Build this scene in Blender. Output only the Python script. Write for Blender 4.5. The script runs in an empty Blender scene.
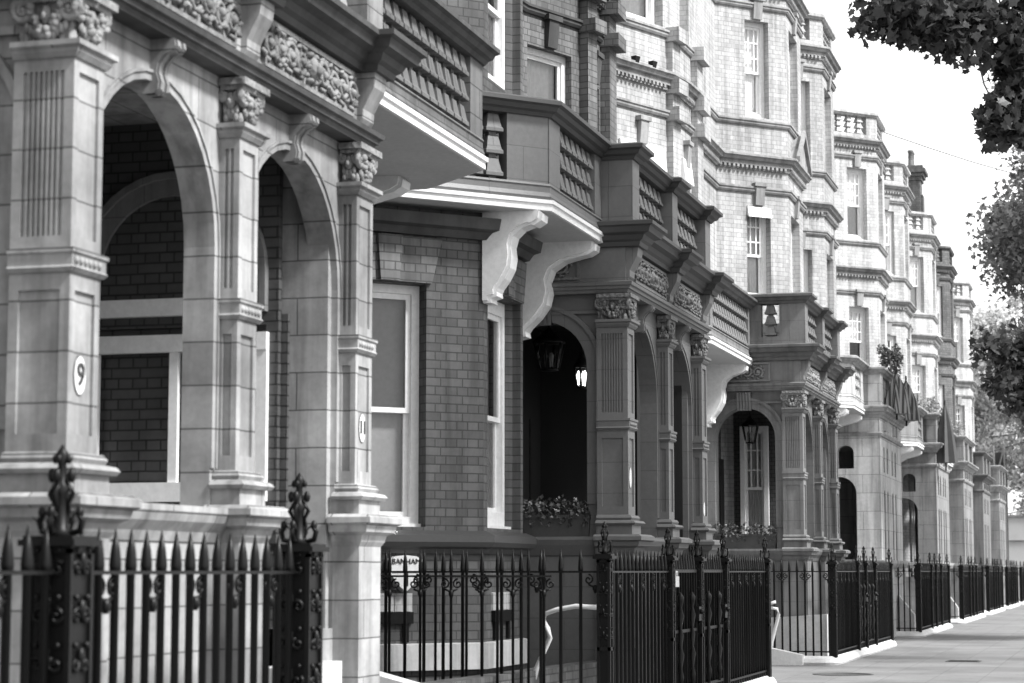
import bpy, bmesh, math, random
from mathutils import Vector, Matrix
R = math.radians
rnd = random.Random(7)
SC = bpy.context.scene
COL = SC.collection

# ------------------------------------------------------------------ camera
cam_d = bpy.data.cameras.new('camera'); cam = bpy.data.objects.new('camera', cam_d); COL.objects.link(cam)
cam_d.sensor_width = 36.0; cam_d.lens = 36.0 * 2150 / 1024
cam_d.clip_start = 0.1; cam_d.clip_end = 3000
cam.location = (0, 0, 1.35)
cam.rotation_euler = (R(90 + 6.0929), 0, R(15.8774 - 90))
cam_d.dof.use_dof = True; cam_d.dof.focus_distance = 25.0; cam_d.dof.aperture_fstop = 3.4
SC.camera = cam

# ------------------------------------------------------------------ light
SUN_EL, SUN_DIR = 48.0, Vector((-0.18, -0.98, 0.0)).normalized()     # towards the sun, on the ground plane
world = bpy.data.worlds.new('World'); SC.world = world; world.use_nodes = True
wn = world.node_tree; wn.nodes.clear()
sky = wn.nodes.new('ShaderNodeTexSky'); sky.sky_type = 'NISHITA'; sky.sun_disc = False
sky.sun_elevation = R(SUN_EL); sky.sun_rotation = math.atan2(SUN_DIR.x, SUN_DIR.y)
sky.air_density = 1.6; sky.dust_density = 4.0
bw = wn.nodes.new('ShaderNodeRGBToBW'); bg = wn.nodes.new('ShaderNodeBackground'); wo = wn.nodes.new('ShaderNodeOutputWorld')
bg.inputs['Strength'].default_value = 0.092
wn.links.new(sky.outputs[0], bw.inputs[0])
tcw = wn.nodes.new('ShaderNodeTexCoord'); cn = wn.nodes.new('ShaderNodeTexNoise'); cn.inputs['Scale'].default_value = 2.2; cn.inputs['Detail'].default_value = 6
cr = wn.nodes.new('ShaderNodeValToRGB'); cr.color_ramp.elements[0].position = 0.2; cr.color_ramp.elements[0].color = (0.72,) * 3 + (1,); cr.color_ramp.elements[1].position = 0.7; cr.color_ramp.elements[1].color = (0.96,) * 3 + (1,)
cm = wn.nodes.new('ShaderNodeMix'); cm.data_type = 'RGBA'; cm.inputs[7].default_value = (6.6, 6.6, 6.6, 1)      # thin bright cloud cover
wn.links.new(tcw.outputs['Generated'], cn.inputs['Vector']); wn.links.new(cn.outputs['Fac'], cr.inputs[0]); wn.links.new(cr.outputs[0], cm.inputs[0])
wn.links.new(bw.outputs[0], cm.inputs[6]); wn.links.new(cm.outputs[2], bg.inputs[0]); wn.links.new(bg.outputs[0], wo.inputs[0])
sun_d = bpy.data.lights.new('sun', 'SUN'); sun_d.energy = 2.9; sun_d.angle = R(9); sun_d.color = (1, 1, 1)
sun = bpy.data.objects.new('sun', sun_d); COL.objects.link(sun)
sv = Vector((SUN_DIR.x * math.cos(R(SUN_EL)), SUN_DIR.y * math.cos(R(SUN_EL)), math.sin(R(SUN_EL))))
sun.rotation_euler = sv.to_track_quat('Z', 'Y').to_euler()
sun.location = (0, -20, 30)
SC.view_settings.view_transform = 'Standard'; SC.view_settings.look = 'None'
SC.view_settings.exposure = 1.55; SC.view_settings.gamma = 1.0
SC.view_settings.use_curve_mapping = False

# ------------------------------------------------------------------ materials (black and white photograph: greys only)
def g(v): return (v, v, v, 1)
def new_mat(name):
    m = bpy.data.materials.new(name); m.use_nodes = True
    return m, m.node_tree, m.node_tree.nodes['Principled BSDF']
def N(t, kind, **kw):
    n = t.nodes.new(kind)
    for k, v in kw.items():
        if k in n.inputs: n.inputs[k].default_value = v
        else: setattr(n, k, v)
    return n
def ramp(t, fac, stops):
    r = t.nodes.new('ShaderNodeValToRGB'); e = r.color_ramp.elements
    while len(e) < len(stops): e.new(0.5)
    for i, (p, v) in enumerate(stops): e[i].position = p; e[i].color = g(v)
    t.links.new(fac, r.inputs[0]); return r.outputs[0]
def mix(t, a, b, fac=1.0, mode='MULTIPLY'):
    m = t.nodes.new('ShaderNodeMix'); m.data_type = 'RGBA'; m.blend_type = mode
    for s, v in ((6, a), (7, b)):
        if hasattr(v, 'is_linked') or hasattr(v, 'links'): t.links.new(v, m.inputs[s])
        else: m.inputs[s].default_value = g(v)
    if hasattr(fac, 'links'): t.links.new(fac, m.inputs[0])
    else: m.inputs[0].default_value = fac
    return m.outputs[2]
def wear(t, scale_lo=0.9, scale_hi=7.0, amt=(0.72, 1.12), streak=True):
    """blotchy stains and run-off streaks (object space) as a multiplier"""
    tc = t.nodes.new('ShaderNodeTexCoord')
    n1 = N(t, 'ShaderNodeTexNoise', Scale=scale_lo, Detail=6.0, Roughness=0.65); t.links.new(tc.outputs['Object'], n1.inputs['Vector'])
    n2 = N(t, 'ShaderNodeTexNoise', Scale=scale_hi * 3, Detail=8.0, Roughness=0.7); t.links.new(tc.outputs['Object'], n2.inputs['Vector'])
    a = ramp(t, n1.outputs['Fac'], [(0.30, amt[0]), (0.62, amt[1])])
    b = ramp(t, n2.outputs['Fac'], [(0.25, 0.84), (0.75, 1.1)])
    o = mix(t, a, b)
    if streak:
        mp = N(t, 'ShaderNodeMapping'); mp.inputs['Scale'].default_value = (7, 7, 0.55); t.links.new(tc.outputs['Object'], mp.inputs[0])
        n3 = N(t, 'ShaderNodeTexNoise', Scale=1.0, Detail=5.0, Roughness=0.6); t.links.new(mp.outputs[0], n3.inputs['Vector'])
        o = mix(t, o, ramp(t, n3.outputs['Fac'], [(0.34, 0.60), (0.56, 1.05)]))
    return o, n2.outputs['Fac']
def bump(t, bsdf, h, strength=0.3, dist=0.01, prev=None):
    b = N(t, 'ShaderNodeBump', Strength=strength, Distance=dist); t.links.new(h, b.inputs['Height'])
    if prev: t.links.new(prev, b.inputs['Normal'])
    t.links.new(b.outputs[0], bsdf.inputs['Normal']); return b.outputs[0]
def plain_mat(name, v, rough=0.6, amt=(0.8, 1.08), streak=False, metallic=0.0, b=0.15, lo=0.9):
    m, t, s = new_mat(name); w, h = wear(t, lo, amt=amt, streak=streak)
    t.links.new(mix(t, v, w), s.inputs['Base Color']); s.inputs['Roughness'].default_value = rough; s.inputs['Metallic'].default_value = metallic
    bump(t, s, h, b, 0.006); return m
def block_mat(name, v, w_=0.62, h_=0.23, mortar=0.006, mv=0.35, rough=0.75, var=0.12, amt=(0.75, 1.12), msmooth=0.1, off=0.5, bs=0.5, streak=True):
    """ashlar or brick on the mesh's metre UVs; mv = joint value relative to v"""
    m, t, s = new_mat(name)
    uv = t.nodes.new('ShaderNodeUVMap'); uv.uv_map = 'UVMap'
    br = N(t, 'ShaderNodeTexBrick', Scale=1.0); br.offset = off
    if w_ < .3: br.squash = 0.5; br.squash_frequency = 2
    br.inputs['Mortar Size'].default_value = mortar; br.inputs['Mortar Smooth'].default_value = msmooth
    br.inputs['Brick Width'].default_value = w_; br.inputs['Row Height'].default_value = h_; br.inputs['Bias'].default_value = 0.0
    br.inputs['Color1'].default_value = g(1 - var); br.inputs['Color2'].default_value = g(1 + var); br.inputs['Mortar'].default_value = g(mv)
    wob = N(t, 'ShaderNodeTexNoise', Scale=3.0, Detail=3.0); t.links.new(uv.outputs[0], wob.inputs['Vector'])
    sub = N(t, 'ShaderNodeVectorMath', operation='MULTIPLY_ADD'); t.links.new(wob.outputs['Color'], sub.inputs[0]); sub.inputs[1].default_value = (0.008, 0.008, 0); t.links.new(uv.outputs[0], sub.inputs[2])
    t.links.new(sub.outputs[0], br.inputs['Vector'])
    w, h = wear(t, amt=amt, streak=streak)
    t.links.new(mix(t, v, mix(t, br.outputs['Color'], w)), s.inputs['Base Color']); s.inputs['Roughness'].default_value = rough
    inv = N(t, 'ShaderNodeMath', operation='SUBTRACT'); inv.inputs[0].default_value = 1.0; t.links.new(br.outputs['Fac'], inv.inputs[1])
    n1 = bump(t, s, inv.outputs[0], bs, 0.008); bump(t, s, h, 0.2, 0.004, n1)
    return m
M = {}
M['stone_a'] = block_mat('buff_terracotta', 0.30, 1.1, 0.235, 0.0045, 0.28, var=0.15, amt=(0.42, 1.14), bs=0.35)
M['stone_b'] = block_mat('grey_painted_stone', 0.115, 0.7, 0.30, 0.0035, 0.62, rough=0.5, var=0.03, amt=(0.88, 1.08), streak=False)
M['stone_c'] = block_mat('mid_grey_stone', 0.155, 0.7, 0.30, 0.0035, 0.6, rough=0.6, var=0.04, amt=(0.85, 1.08))
M['stone_d'] = block_mat('pale_ashlar', 0.44, 0.66, 0.36, 0.006, 0.5, var=0.08)
M['stone_e'] = block_mat('dull_ashlar', 0.20, 0.66, 0.36, 0.006, 0.5, var=0.08)
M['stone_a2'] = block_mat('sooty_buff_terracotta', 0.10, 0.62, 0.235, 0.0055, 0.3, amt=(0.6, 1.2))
M['trim_a'] = plain_mat('sooty_terracotta', 0.042, 0.7, (0.55, 1.5), True)
M['trim_b'] = plain_mat('dark_grey_paint', 0.042, 0.5, (0.85, 1.15))
M['trim_c'] = plain_mat('grey_moulding', 0.10, 0.6, (0.8, 1.15), True)
M['trim_d'] = plain_mat('weathered_moulding', 0.27, 0.7, (0.7, 1.15), True)
M['carve_a'] = plain_mat('sooty_carving', 0.17, 0.8, (0.5, 1.3), True, lo=3)
M['carve_b'] = plain_mat('grey_carving', 0.12, 0.55, (0.8, 1.15))
M['carve_c'] = plain_mat('mid_grey_carving', 0.19, 0.6, (0.8, 1.15))
for k_ in ('carve_a', 'carve_b', 'carve_c'):
    t_ = M[k_].node_tree; b_ = t_.nodes['Principled BSDF']; tc_ = t_.nodes.new('ShaderNodeTexCoord'); vo_ = N(t_, 'ShaderNodeTexVoronoi', Scale=26.0); t_.links.new(tc_.outputs['Object'], vo_.inputs['Vector'])
    bump(t_, b_, vo_.outputs['Distance'], 0.45, 0.02)
M['brick_a'] = block_mat('dark_brick', 0.075, 0.215, 0.076, 0.006, 0.40, var=0.24, amt=(0.75, 1.1))  # near brick kept dark, with the fronts' shade put into its tone
M['brick_b'] = block_mat('brown_brick', 0.12, 0.215, 0.076, 0.006, 0.42, var=0.24, amt=(0.8, 1.1))
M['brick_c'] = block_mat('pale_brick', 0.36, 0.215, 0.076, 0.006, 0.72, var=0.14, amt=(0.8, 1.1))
M['brick_d'] = block_mat('glare_paled_brick', 0.46, 0.215, 0.076, 0.006, 0.72, var=0.14, amt=(0.8, 1.1))  # far brick lifted in tone in place of washing-out haze
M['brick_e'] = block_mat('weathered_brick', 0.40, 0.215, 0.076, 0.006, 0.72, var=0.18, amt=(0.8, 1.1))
M['brick_in'] = block_mat('porch_glazed_brick', 0.065, 0.20, 0.066, 0.006, 0.3, rough=0.4, var=0.12, amt=(0.8, 1.1), streak=False)
M['white'] = plain_mat('white_paint', 0.74, 0.45, (0.92, 1.03), b=0.05)
M['offwhite'] = plain_mat('white_render', 0.46, 0.6, (0.8, 1.06), True, b=0.1)
M['soffit'] = plain_mat('pale_soffit_paint', 0.46, 0.7, (0.88, 1.05), b=0.05)
M['kerb'] = plain_mat('whitewashed_stone', 0.55, 0.7, (0.8, 1.05), b=0.3, lo=2)
M['iron'] = plain_mat('black_iron_paint', 0.005, 0.42, (0.8, 1.3), b=0.25); M['iron'].node_tree.nodes['Principled BSDF'].inputs['Specular IOR Level'].default_value = 0.2
M['steel'] = plain_mat('pale_handrail_paint', 0.6, 0.4, (0.85, 1.05))
M['curtain'] = plain_mat('net_curtain', 0.70, 0.9, (0.85, 1.05), b=0.0)
M['blind'] = plain_mat('grey_blind', 0.20, 0.85, (0.8, 1.1), b=0.0)
M['dark'] = plain_mat('dark_timber_and_shade', 0.010, 0.5, (0.8, 1.2))  # door timber; also colours the porch linings that stand for inner shade
M['roof'] = plain_mat('slate', 0.22, 0.7, (0.8, 1.1), True)
M['plaque'] = plain_mat('enamel_white', 0.62, 0.25, (0.96, 1.02), b=0.0)
M['ink'] = plain_mat('enamel_black', 0.015, 0.3, (0.9, 1.1), b=0.0)
M['planter'] = plain_mat('dark_planter', 0.06, 0.6, (0.8, 1.2))
M['petal'] = plain_mat('pale_petals', 0.25, 0.8, (0.8, 1.1), b=0.0)
M['bark'] = plain_mat('plane_tree_bark', 0.16, 0.9, (0.5, 1.4), b=0.6, lo=4)
M['tarmac'] = plain_mat('asphalt', 0.06, 0.9, (0.7, 1.2), b=0.4)
M['fabric'] = plain_mat('parasol_fabric', 0.5, 0.9, (0.85, 1.08), b=0.05)
M['fabric_dark'] = plain_mat('dark_parasol_fabric', 0.06, 0.9, (0.85, 1.2), b=0.05)
M['hoard'] = plain_mat('pale_hoarding_paint', 0.48, 0.6, (0.92, 1.04), b=0.02)
M['pave'] = block_mat('paving_flags', 0.15, 0.9, 0.6, 0.007, 0.72, rough=0.85, var=0.06, amt=(0.78, 1.08), bs=0.3, streak=False)
def spots(m, scale, lo, thr):
    t = m.node_tree; b = t.nodes['Principled BSDF']; l = b.inputs['Base Color'].links[0].from_socket; tc = t.nodes.new('ShaderNodeTexCoord')
    vo = N(t, 'ShaderNodeTexVoronoi', Scale=scale); t.links.new(tc.outputs['Object'], vo.inputs['Vector'])
    wn_ = N(t, 'ShaderNodeTexNoise', Scale=.7, Detail=5.0); t.links.new(tc.outputs['Object'], wn_.inputs['Vector'])
    t.links.new(mix(t, mix(t, l, ramp(t, vo.outputs['Distance'], [(thr * .6, lo), (thr, 1.0)])), ramp(t, wn_.outputs['Fac'], [(.38, .78), (.55, 1.04)])), b.inputs['Base Color'])
spots(M['pave'], 3.2, .55, .10)
def leaf_mat(name, v, tr=0.35):
    m, t, s = new_mat(name); t.nodes.remove(s); out = t.nodes['Material Output']
    oi = t.nodes.new('ShaderNodeNewGeometry'); c = ramp(t, oi.outputs['Random Per Island'], [(0.0, v * 0.4), (1.0, v * 1.9)])
    d = N(t, 'ShaderNodeBsdfPrincipled', Roughness=0.45); tl = t.nodes.new('ShaderNodeBsdfTranslucent'); mx = N(t, 'ShaderNodeMixShader', Fac=tr)
    t.links.new(c, d.inputs['Base Color']); t.links.new(c, tl.inputs['Color'])
    t.links.new(d.outputs[0], mx.inputs[1]); t.links.new(tl.outputs[0], mx.inputs[2]); t.links.new(mx.outputs[0], out.inputs[0]); return m
M['leaf'] = leaf_mat('plane_leaf', 0.22, 0.45); M['leaf_dark'] = leaf_mat('dark_leaf', 0.075, 0.35); M['leaf_sunlit'] = leaf_mat('sunlit_leaf', 0.42, 0.5)  # palest tone carries overexposed sunlight, dark tone the boughs in shade
def glass_mat():
    m, t, s = new_mat('window_glass'); t.nodes.remove(s); out = t.nodes['Material Output']
    fr = N(t, 'ShaderNodeFresnel', IOR=1.5); gl = N(t, 'ShaderNodeBsdfGlossy', Roughness=0.02); tr = t.nodes.new('ShaderNodeBsdfTransparent')
    gl.inputs['Color'].default_value = g(1); tr.inputs['Color'].default_value = g(0.97)
    mx = t.nodes.new('ShaderNodeMixShader'); t.links.new(fr.outputs[0], mx.inputs[0]); t.links.new(tr.outputs[0], mx.inputs[1]); t.links.new(gl.outputs[0], mx.inputs[2])
    t.links.new(mx.outputs[0], out.inputs[0]); return m
M['glass'] = glass_mat()
def lamp_mat():
    m, t, s = new_mat('lamp_glow'); s.inputs['Base Color'].default_value = g(0.9)
    s.inputs['Emission Color'].default_value = g(1); s.inputs['Emission Strength'].default_value = 1.2; return m
M['glow'] = lamp_mat()
def stripe_mat():
    m, t, s = new_mat('striped_canvas'); tc = t.nodes.new('ShaderNodeTexCoord'); mp = N(t, 'ShaderNodeMapping'); t.links.new(tc.outputs['UV'], mp.inputs[0])
    w = N(t, 'ShaderNodeTexWave', Scale=3.2); w.bands_direction = 'X'; t.links.new(mp.outputs[0], w.inputs['Vector'])
    t.links.new(ramp(t, w.outputs['Fac'], [(0.42, 0.06), (0.58, 0.30)]), s.inputs['Base Color']); s.inputs['Roughness'].default_value = 0.9; return m
M['stripe'] = stripe_mat()

# ------------------------------------------------------------------ mesh builder
class MB:
    """collects geometry; local frame: u along the wall, v outward, z up"""
    def __init__(s, O=(0, 0), U=(1, 0)):
        s.v = []; s.f = []; s.sm = []; s.frame(O, U)
    def frame(s, O, U):
        l = math.hypot(*U); s.O = O; s.U = (U[0] / l, U[1] / l); s.Nn = (s.U[1], -s.U[0]); return s
    def P(s, u, v, z): return (s.O[0] + u * s.U[0] + v * s.Nn[0], s.O[1] + u * s.U[1] + v * s.Nn[1], z)
    def add(s, vs, fs, smooth=False):
        b = len(s.v); s.v += vs
        for f in fs: s.f.append([b + i for i in f]); s.sm.append(smooth)
    def box(s, u0, u1, v0, v1, z0, z1):
        p = [s.P(u, v, z) for z in (z0, z1) for (u, v) in ((u0, v0), (u1, v0), (u1, v1), (u0, v1))]
        s.add(p, [(0, 1, 2, 3), (4, 5, 6, 7), (0, 1, 5, 4), (1, 2, 6, 5), (2, 3, 7, 6), (3, 0, 4, 7)]); return s
    def taper(s, u0, u1, v0, v1, z0, z1, e):
        """box whose top is grown by e on the front and both sides"""
        p = [s.P(*q) for q in ((u0, v0, z0), (u1, v0, z0), (u1, v1, z0), (u0, v1, z0), (u0 - e, v0, z1), (u1 + e, v0, z1), (u1 + e, v1 + e, z1), (u0 - e, v1 + e, z1))]
        s.add(p, [(0, 1, 2, 3), (4, 5, 6, 7), (0, 1, 5, 4), (1, 2, 6, 5), (2, 3, 7, 6), (3, 0, 4, 7)]); return s
    def prof_u(s, u0, u1, prof):
        """closed (v,z) profile extruded along u"""
        n = len(prof); p = [s.P(u0, v, z) for v, z in prof] + [s.P(u1, v, z) for v, z in prof]
        s.add(p, [tuple(range(n)), tuple(range(n, 2 * n))] + [(i, (i + 1) % n, n + (i + 1) % n, n + i) for i in range(n)]); return s
    def prof_v(s, v0, v1, prof):
        """closed (u,z) profile extruded along v"""
        n = len(prof); p = [s.P(u, v0, z) for u, z in prof] + [s.P(u, v1, z) for u, z in prof]
        s.add(p, [tuple(range(n)), tuple(range(n, 2 * n))] + [(i, (i + 1) % n, n + (i + 1) % n, n + i) for i in range(n)]); return s
    def poly(s, pts, z0, z1):
        """plan polygon (world xy) extruded z0..z1"""
        n = len(pts); p = [(x, y, z0) for x, y in pts] + [(x, y, z1) for x, y in pts]
        s.add(p, [tuple(range(n)), tuple(range(n, 2 * n))] + [(i, (i + 1) % n, n + (i + 1) % n, n + i) for i in range(n)]); return s
    def sweep(s, path, prof):
        """profile (out,z) swept along a world-xy polyline, outward on the right hand, mitred"""
        k = len(prof); rows = []
        for i, p in enumerate(path):
            ns = []
            for a, b in ((i - 1, i), (i, i + 1)):
                if a >= 0 and b < len(path):
                    dx, dy = path[b][0] - path[a][0], path[b][1] - path[a][1]; l = math.hypot(dx, dy); ns.append((dy / l, -dx / l))
            if len(ns) == 1: m = ns[0]
            else:
                mx, my = ns[0][0] + ns[1][0], ns[0][1] + ns[1][1]; d = max(0.25, (mx * ns[0][0] + my * ns[0][1])); m = (mx / d, my / d)
            rows.append([(p[0] + m[0] * o, p[1] + m[1] * o, z) for o, z in prof])
        vs = [q for r in rows for q in r]; fs = [tuple(range(k)), tuple((len(rows) - 1) * k + j for j in range(k))]
        for i in range(len(rows) - 1):
            for j in range(k): fs.append((i * k + j, i * k + (j + 1) % k, (i + 1) * k + (j + 1) % k, (i + 1) * k + j))
        s.add(vs, fs); return s
    def tube(s, pts, r, n=6, world=False, smooth=True):
        """tube along local (u,v,z) points; r number or list"""
        q = [Vector(p if world else s.P(*p)) for p in pts]; rr = r if isinstance(r, (list, tuple)) else [r] * len(q); vs = []; fs = []
        for i, p in enumerate(q):
            d = (q[min(i + 1, len(q) - 1)] - q[max(i - 1, 0)]).normalized()
            a = d.cross(Vector((0.3, 0.2, 0.93))); a = a.normalized() if a.length > 0.05 else d.cross(Vector((1, 0, 0))).normalized(); b = d.cross(a)
            vs += [tuple(p + (a * math.cos(2 * math.pi * j / n) + b * math.sin(2 * math.pi * j / n)) * rr[i]) for j in range(n)]
        for i in range(len(q) - 1):
            for j in range(n): fs.append((i * n + j, i * n + (j + 1) % n, (i + 1) * n + (j + 1) % n, (i + 1) * n + j))
        fs += [tuple(range(n)), tuple((len(q) - 1) * n + j for j in range(n))]
        s.add(vs, fs, smooth); return s
    def ball(s, u, v, z, r, rz=None, rv=None, n=7, m=5):
        rz = rz or r; rv = rv or r; vs = [s.P(u, v, z - rz)]; fs = []
        for i in range(1, m):
            t = math.pi * i / m
            for j in range(n):
                a = 2 * math.pi * j / n; vs.append(s.P(u + r * math.sin(t) * math.cos(a), v + rv * math.sin(t) * math.sin(a), z - rz * math.cos(t)))
        vs.append(s.P(u, v, z + rz))
        for j in range(n):
            fs.append((0, 1 + j, 1 + (j + 1) % n)); fs.append((len(vs) - 1, 1 + (m - 2) * n + j, 1 + (m - 2) * n + (j + 1) % n))
            for i in range(m - 2): fs.append((1 + i * n + j, 1 + i * n + (j + 1) % n, 1 + (i + 1) * n + (j + 1) % n, 1 + (i + 1) * n + j))
        s.add(vs, fs, True); return s
    def lathe(s, u, v, prof, n=8, smooth=True, rot=0.0, fu=1.0, fv=1.0):
        """(r,z) profile turned about the vertical through (u,v)"""
        vs = []; fs = []; k = len(prof)
        for r, z in prof:
            for j in range(n):
                a = 2 * math.pi * j / n + rot; vs.append(s.P(u + fu * r * math.cos(a), v + fv * r * math.sin(a), z))
        for i in range(k - 1):
            for j in range(n): fs.append((i * n + j, i * n + (j + 1) % n, (i + 1) * n + (j + 1) % n, (i + 1) * n + j))
        fs += [tuple(range(n)), tuple((k - 1) * n + j for j in range(n))]
        s.add(vs, fs, smooth); return s
    def wall(s, L, z0, z1, t, ops=(), u_start=0.0, v=0.0):
        """wall u_start..L of thickness t behind v, with openings (ua,ub,za,zb,rise); rise 0 flat, else arch rise below crown zb"""
        cols = {}
        for o in ops: cols.setdefault((o[0], o[1]), []).append(o)
        u = u_start
        for (ua, ub) in sorted(cols):
            if ua > u + 1e-4: s.box(u, ua, v - t, v, z0, z1)
            z = z0
            for o in sorted(cols[(ua, ub)], key=lambda q: q[2]):
                if o[2] > z + 1e-4: s.box(ua, ub, v - t, v, z, o[2])
                z = o[3]; rise = o[4] if len(o) > 4 else 0
                if rise:
                    n = 18; c = (ua + ub) / 2; w = (ub - ua) / 2; zt = o[3] + 0.02
                    pu = [c - w * math.cos(math.pi * i / n) for i in range(n + 1)]; pz = [o[3] - rise + rise * math.sin(math.pi * i / n) for i in range(n + 1)]
                    vs = []; 
                    for i in range(n + 1): vs += [s.P(pu[i], v, pz[i]), s.P(pu[i], v, zt), s.P(pu[i], v - t, pz[i]), s.P(pu[i], v - t, zt)]
                    fs = []
                    for i in range(n):
                        a, b = 4 * i, 4 * i + 4; fs += [(a, b, b + 1, a + 1), (a + 2, a + 3, b + 3, b + 2), (a, a + 2, b + 2, b), (a + 1, b + 1, b + 3, a + 3)]
                    fs += [(0, 1, 3, 2), (4 * n, 4 * n + 2, 4 * n + 3, 4 * n + 1)]
                    s.add(vs, fs); z = zt
            if z1 > z + 1e-4: s.box(ua, ub, v - t, v, z, z1)
            u = ub
        if L > u + 1e-4: s.box(u, L, v - t, v, z0, z1)
        return s
    def archivolt(s, c, w, zc, wd, v, proj, zbot=None, n=18, rise=None):
        """raised moulded ring around an arch, carried down the jambs to zbot"""
        rise = rise or w; pts = []
        def ring(k):
            q = [(c - w - k, zbot if zbot is not None else zc - rise)] + [(c - (w + k) * math.cos(math.pi * i / n), zc - rise + (rise + k) * math.sin(math.pi * i / n)) for i in range(n + 1)]
            return q + [(c + w + k, zbot if zbot is not None else zc - rise)]
        for (k0, k1, pr) in ((0.0, wd * 0.72, proj), (wd * 0.72, wd, proj * 1.9)):
            a, b = ring(k0), ring(k1); m = len(a); vs = []
            for i in range(m): vs += [s.P(a[i][0], v, a[i][1]), s.P(a[i][0], v + pr, a[i][1]), s.P(b[i][0], v + pr, b[i][1]), s.P(b[i][0], v, b[i][1])]
            fs = [(0, 1, 2, 3), (4 * m - 4, 4 * m - 3, 4 * m - 2, 4 * m - 1)]
            for i in range(m - 1):
                x, y = 4 * i, 4 * i + 4
                for j in range(4): fs.append((x + j, x + (j + 1) % 4, y + (j + 1) % 4, y + j))
            s.add(vs, fs)
        return s
    def leaf(s, c, size, nrm, rot, fan=True):
        """a lobed leaf-sized face"""
        nrm = Vector(nrm).normalized(); a = nrm.cross(Vector((0.13, 0.31, 0.94))).normalized(); b = nrm.cross(a)
        sh = LEAF if fan else LEAF4
        vs = []
        for x, y in sh:
            X = x * math.cos(rot) - y * math.sin(rot); Y = x * math.sin(rot) + y * math.cos(rot)
            vs.append(tuple(Vector(c) + (a * X + b * Y) * size + nrm * (size * 0.18 * (abs(x) ** 1.5))))
        s.add(vs, [tuple(range(len(vs)))])
    def build(s, name, mat, parent=None):
        me = bpy.data.meshes.new(name); me.from_pydata(s.v, [], s.f); me.polygons.foreach_set('use_smooth', s.sm)
        bm = bmesh.new(); bm.from_mesh(me); bmesh.ops.recalc_face_normals(bm, faces=bm.faces)
        uvl = bm.loops.layers.uv.new('UVMap')
        for f in bm.faces:
            n = f.normal
            if abs(n.z) > 0.8:
                for l in f.loops: l[uvl].uv = (l.vert.co.x, l.vert.co.y)
            else:
                tx, ty = -n.y, n.x; q = math.hypot(tx, ty) or 1.0
                for l in f.loops: l[uvl].uv = ((l.vert.co.x * tx + l.vert.co.y * ty) / q, l.vert.co.z)
        bm.to_mesh(me); bm.free()
        me.materials.append(M[mat] if isinstance(mat, str) else mat)
        o = bpy.data.objects.new(name, me); COL.objects.link(o)
        if parent:
            o.parent = parent
            if not parent.parent: o.matrix_parent_inverse = Matrix.Translation(-parent.location)
        return o
LEAF = [(0, -.5), (.1, -.34), (.36, -.36), (.30, -.12), (.52, .10), (.27, .17), (.16, .30), (0, .6), (-.16, .30), (-.27, .17), (-.52, .10), (-.30, -.12), (-.36, -.36), (-.1, -.34)]
LEAF4 = [(0, -0.5), (0.42, -0.08), (0.12, 0.1), (0, 0.55), (-0.12, 0.1), (-0.42, -0.08)]
def thing(name, label, cat, loc=(0, 0, 0), group=None):
    o = bpy.data.objects.new(name, None); COL.objects.link(o); o.location = loc; o.empty_display_size = 0.2
    return tag(o, label, cat, group)
def tag(o, label, cat, group=None):
    o['label'] = label; o['category'] = cat
    if group: o['group'] = group
    return o
def struct(o, kind='structure'): o['kind'] = kind; return o
def part_copy(src, parent, loc):
    c = src.copy(); COL.objects.link(c); c.parent = parent; c.matrix_parent_inverse = Matrix.Identity(4); c.location = loc; return c

# ------------------------------------------------------------------ ground
def sheet(name, x0, x1, y0, y1, z, mat, thick=0.0):
    mb = MB(); 
    if thick: mb.box(x0, x1, -y1, -y0, z - thick, z)
    else: mb.add([(x0, y0, z), (x1, y0, z), (x1, y1, z), (x0, y1, z)], [(0, 1, 2, 3)])
    return mb.build(name, mat)
struct(sheet('ground', -600, 1600, -900, 900, -0.30, 'tarmac'))
struct(sheet('road', -60, 400, -9.5, -1.75, -0.13, 'tarmac'))
struct(sheet('pavement', -60, 400, -1.6, 4.05, 0.0, 'pave', 0.25))
struct(sheet('forecourt', -60, 140, 4.05, 6.7, -0.006, 'pave', 0.2))
struct(sheet('kerb', -60, 400, -1.75, -1.6, 0.004, 'stone_e', 0.25))
struct(sheet('far_pavement', -60, 400, -13.0, -9.5, 0.0, 'pave', 0.25))

# ------------------------------------------------------------------ architectural pieces
CORNICE = [(-0.15, 4.50), (0.03, 4.50), (0.04, 4.54), (0.07, 4.56), (0.09, 4.60), (0.15, 4.62), (0.17, 4.67), (0.20, 4.685), (0.20, 4.72), (0.12, 4.74), (-0.15, 4.74)]
COPING = [(-0.20, 5.36), (0.02, 5.36), (0.04, 5.39), (0.075, 5.405), (0.095, 5.44), (0.13, 5.455), (0.13, 5.49), (0.09, 5.51), (-0.20, 5.51)]
ARCHI = [(-0.2, 4.05), (0.0, 4.05), (0.012, 4.08), (0.03, 4.085), (0.035, 4.11), (0.055, 4.12), (0.06, 4.15), (0.02, 4.165), (-0.2, 4.165)]
def zs(prof, dz): return [(o, z + dz) for o, z in prof]
def spiral(u, v, z, r, turns=1.6, sgn=1, start=0.0, n=18, shrink=0.15):
    return [(u + sgn * (r * (1 - (1 - shrink) * i / n)) * math.cos(start + turns * 2 * math.pi * i / n), v, z + (r * (1 - (1 - shrink) * i / n)) * math.sin(start + turns * 2 * math.pi * i / n)) for i in range(n + 1)]
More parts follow.
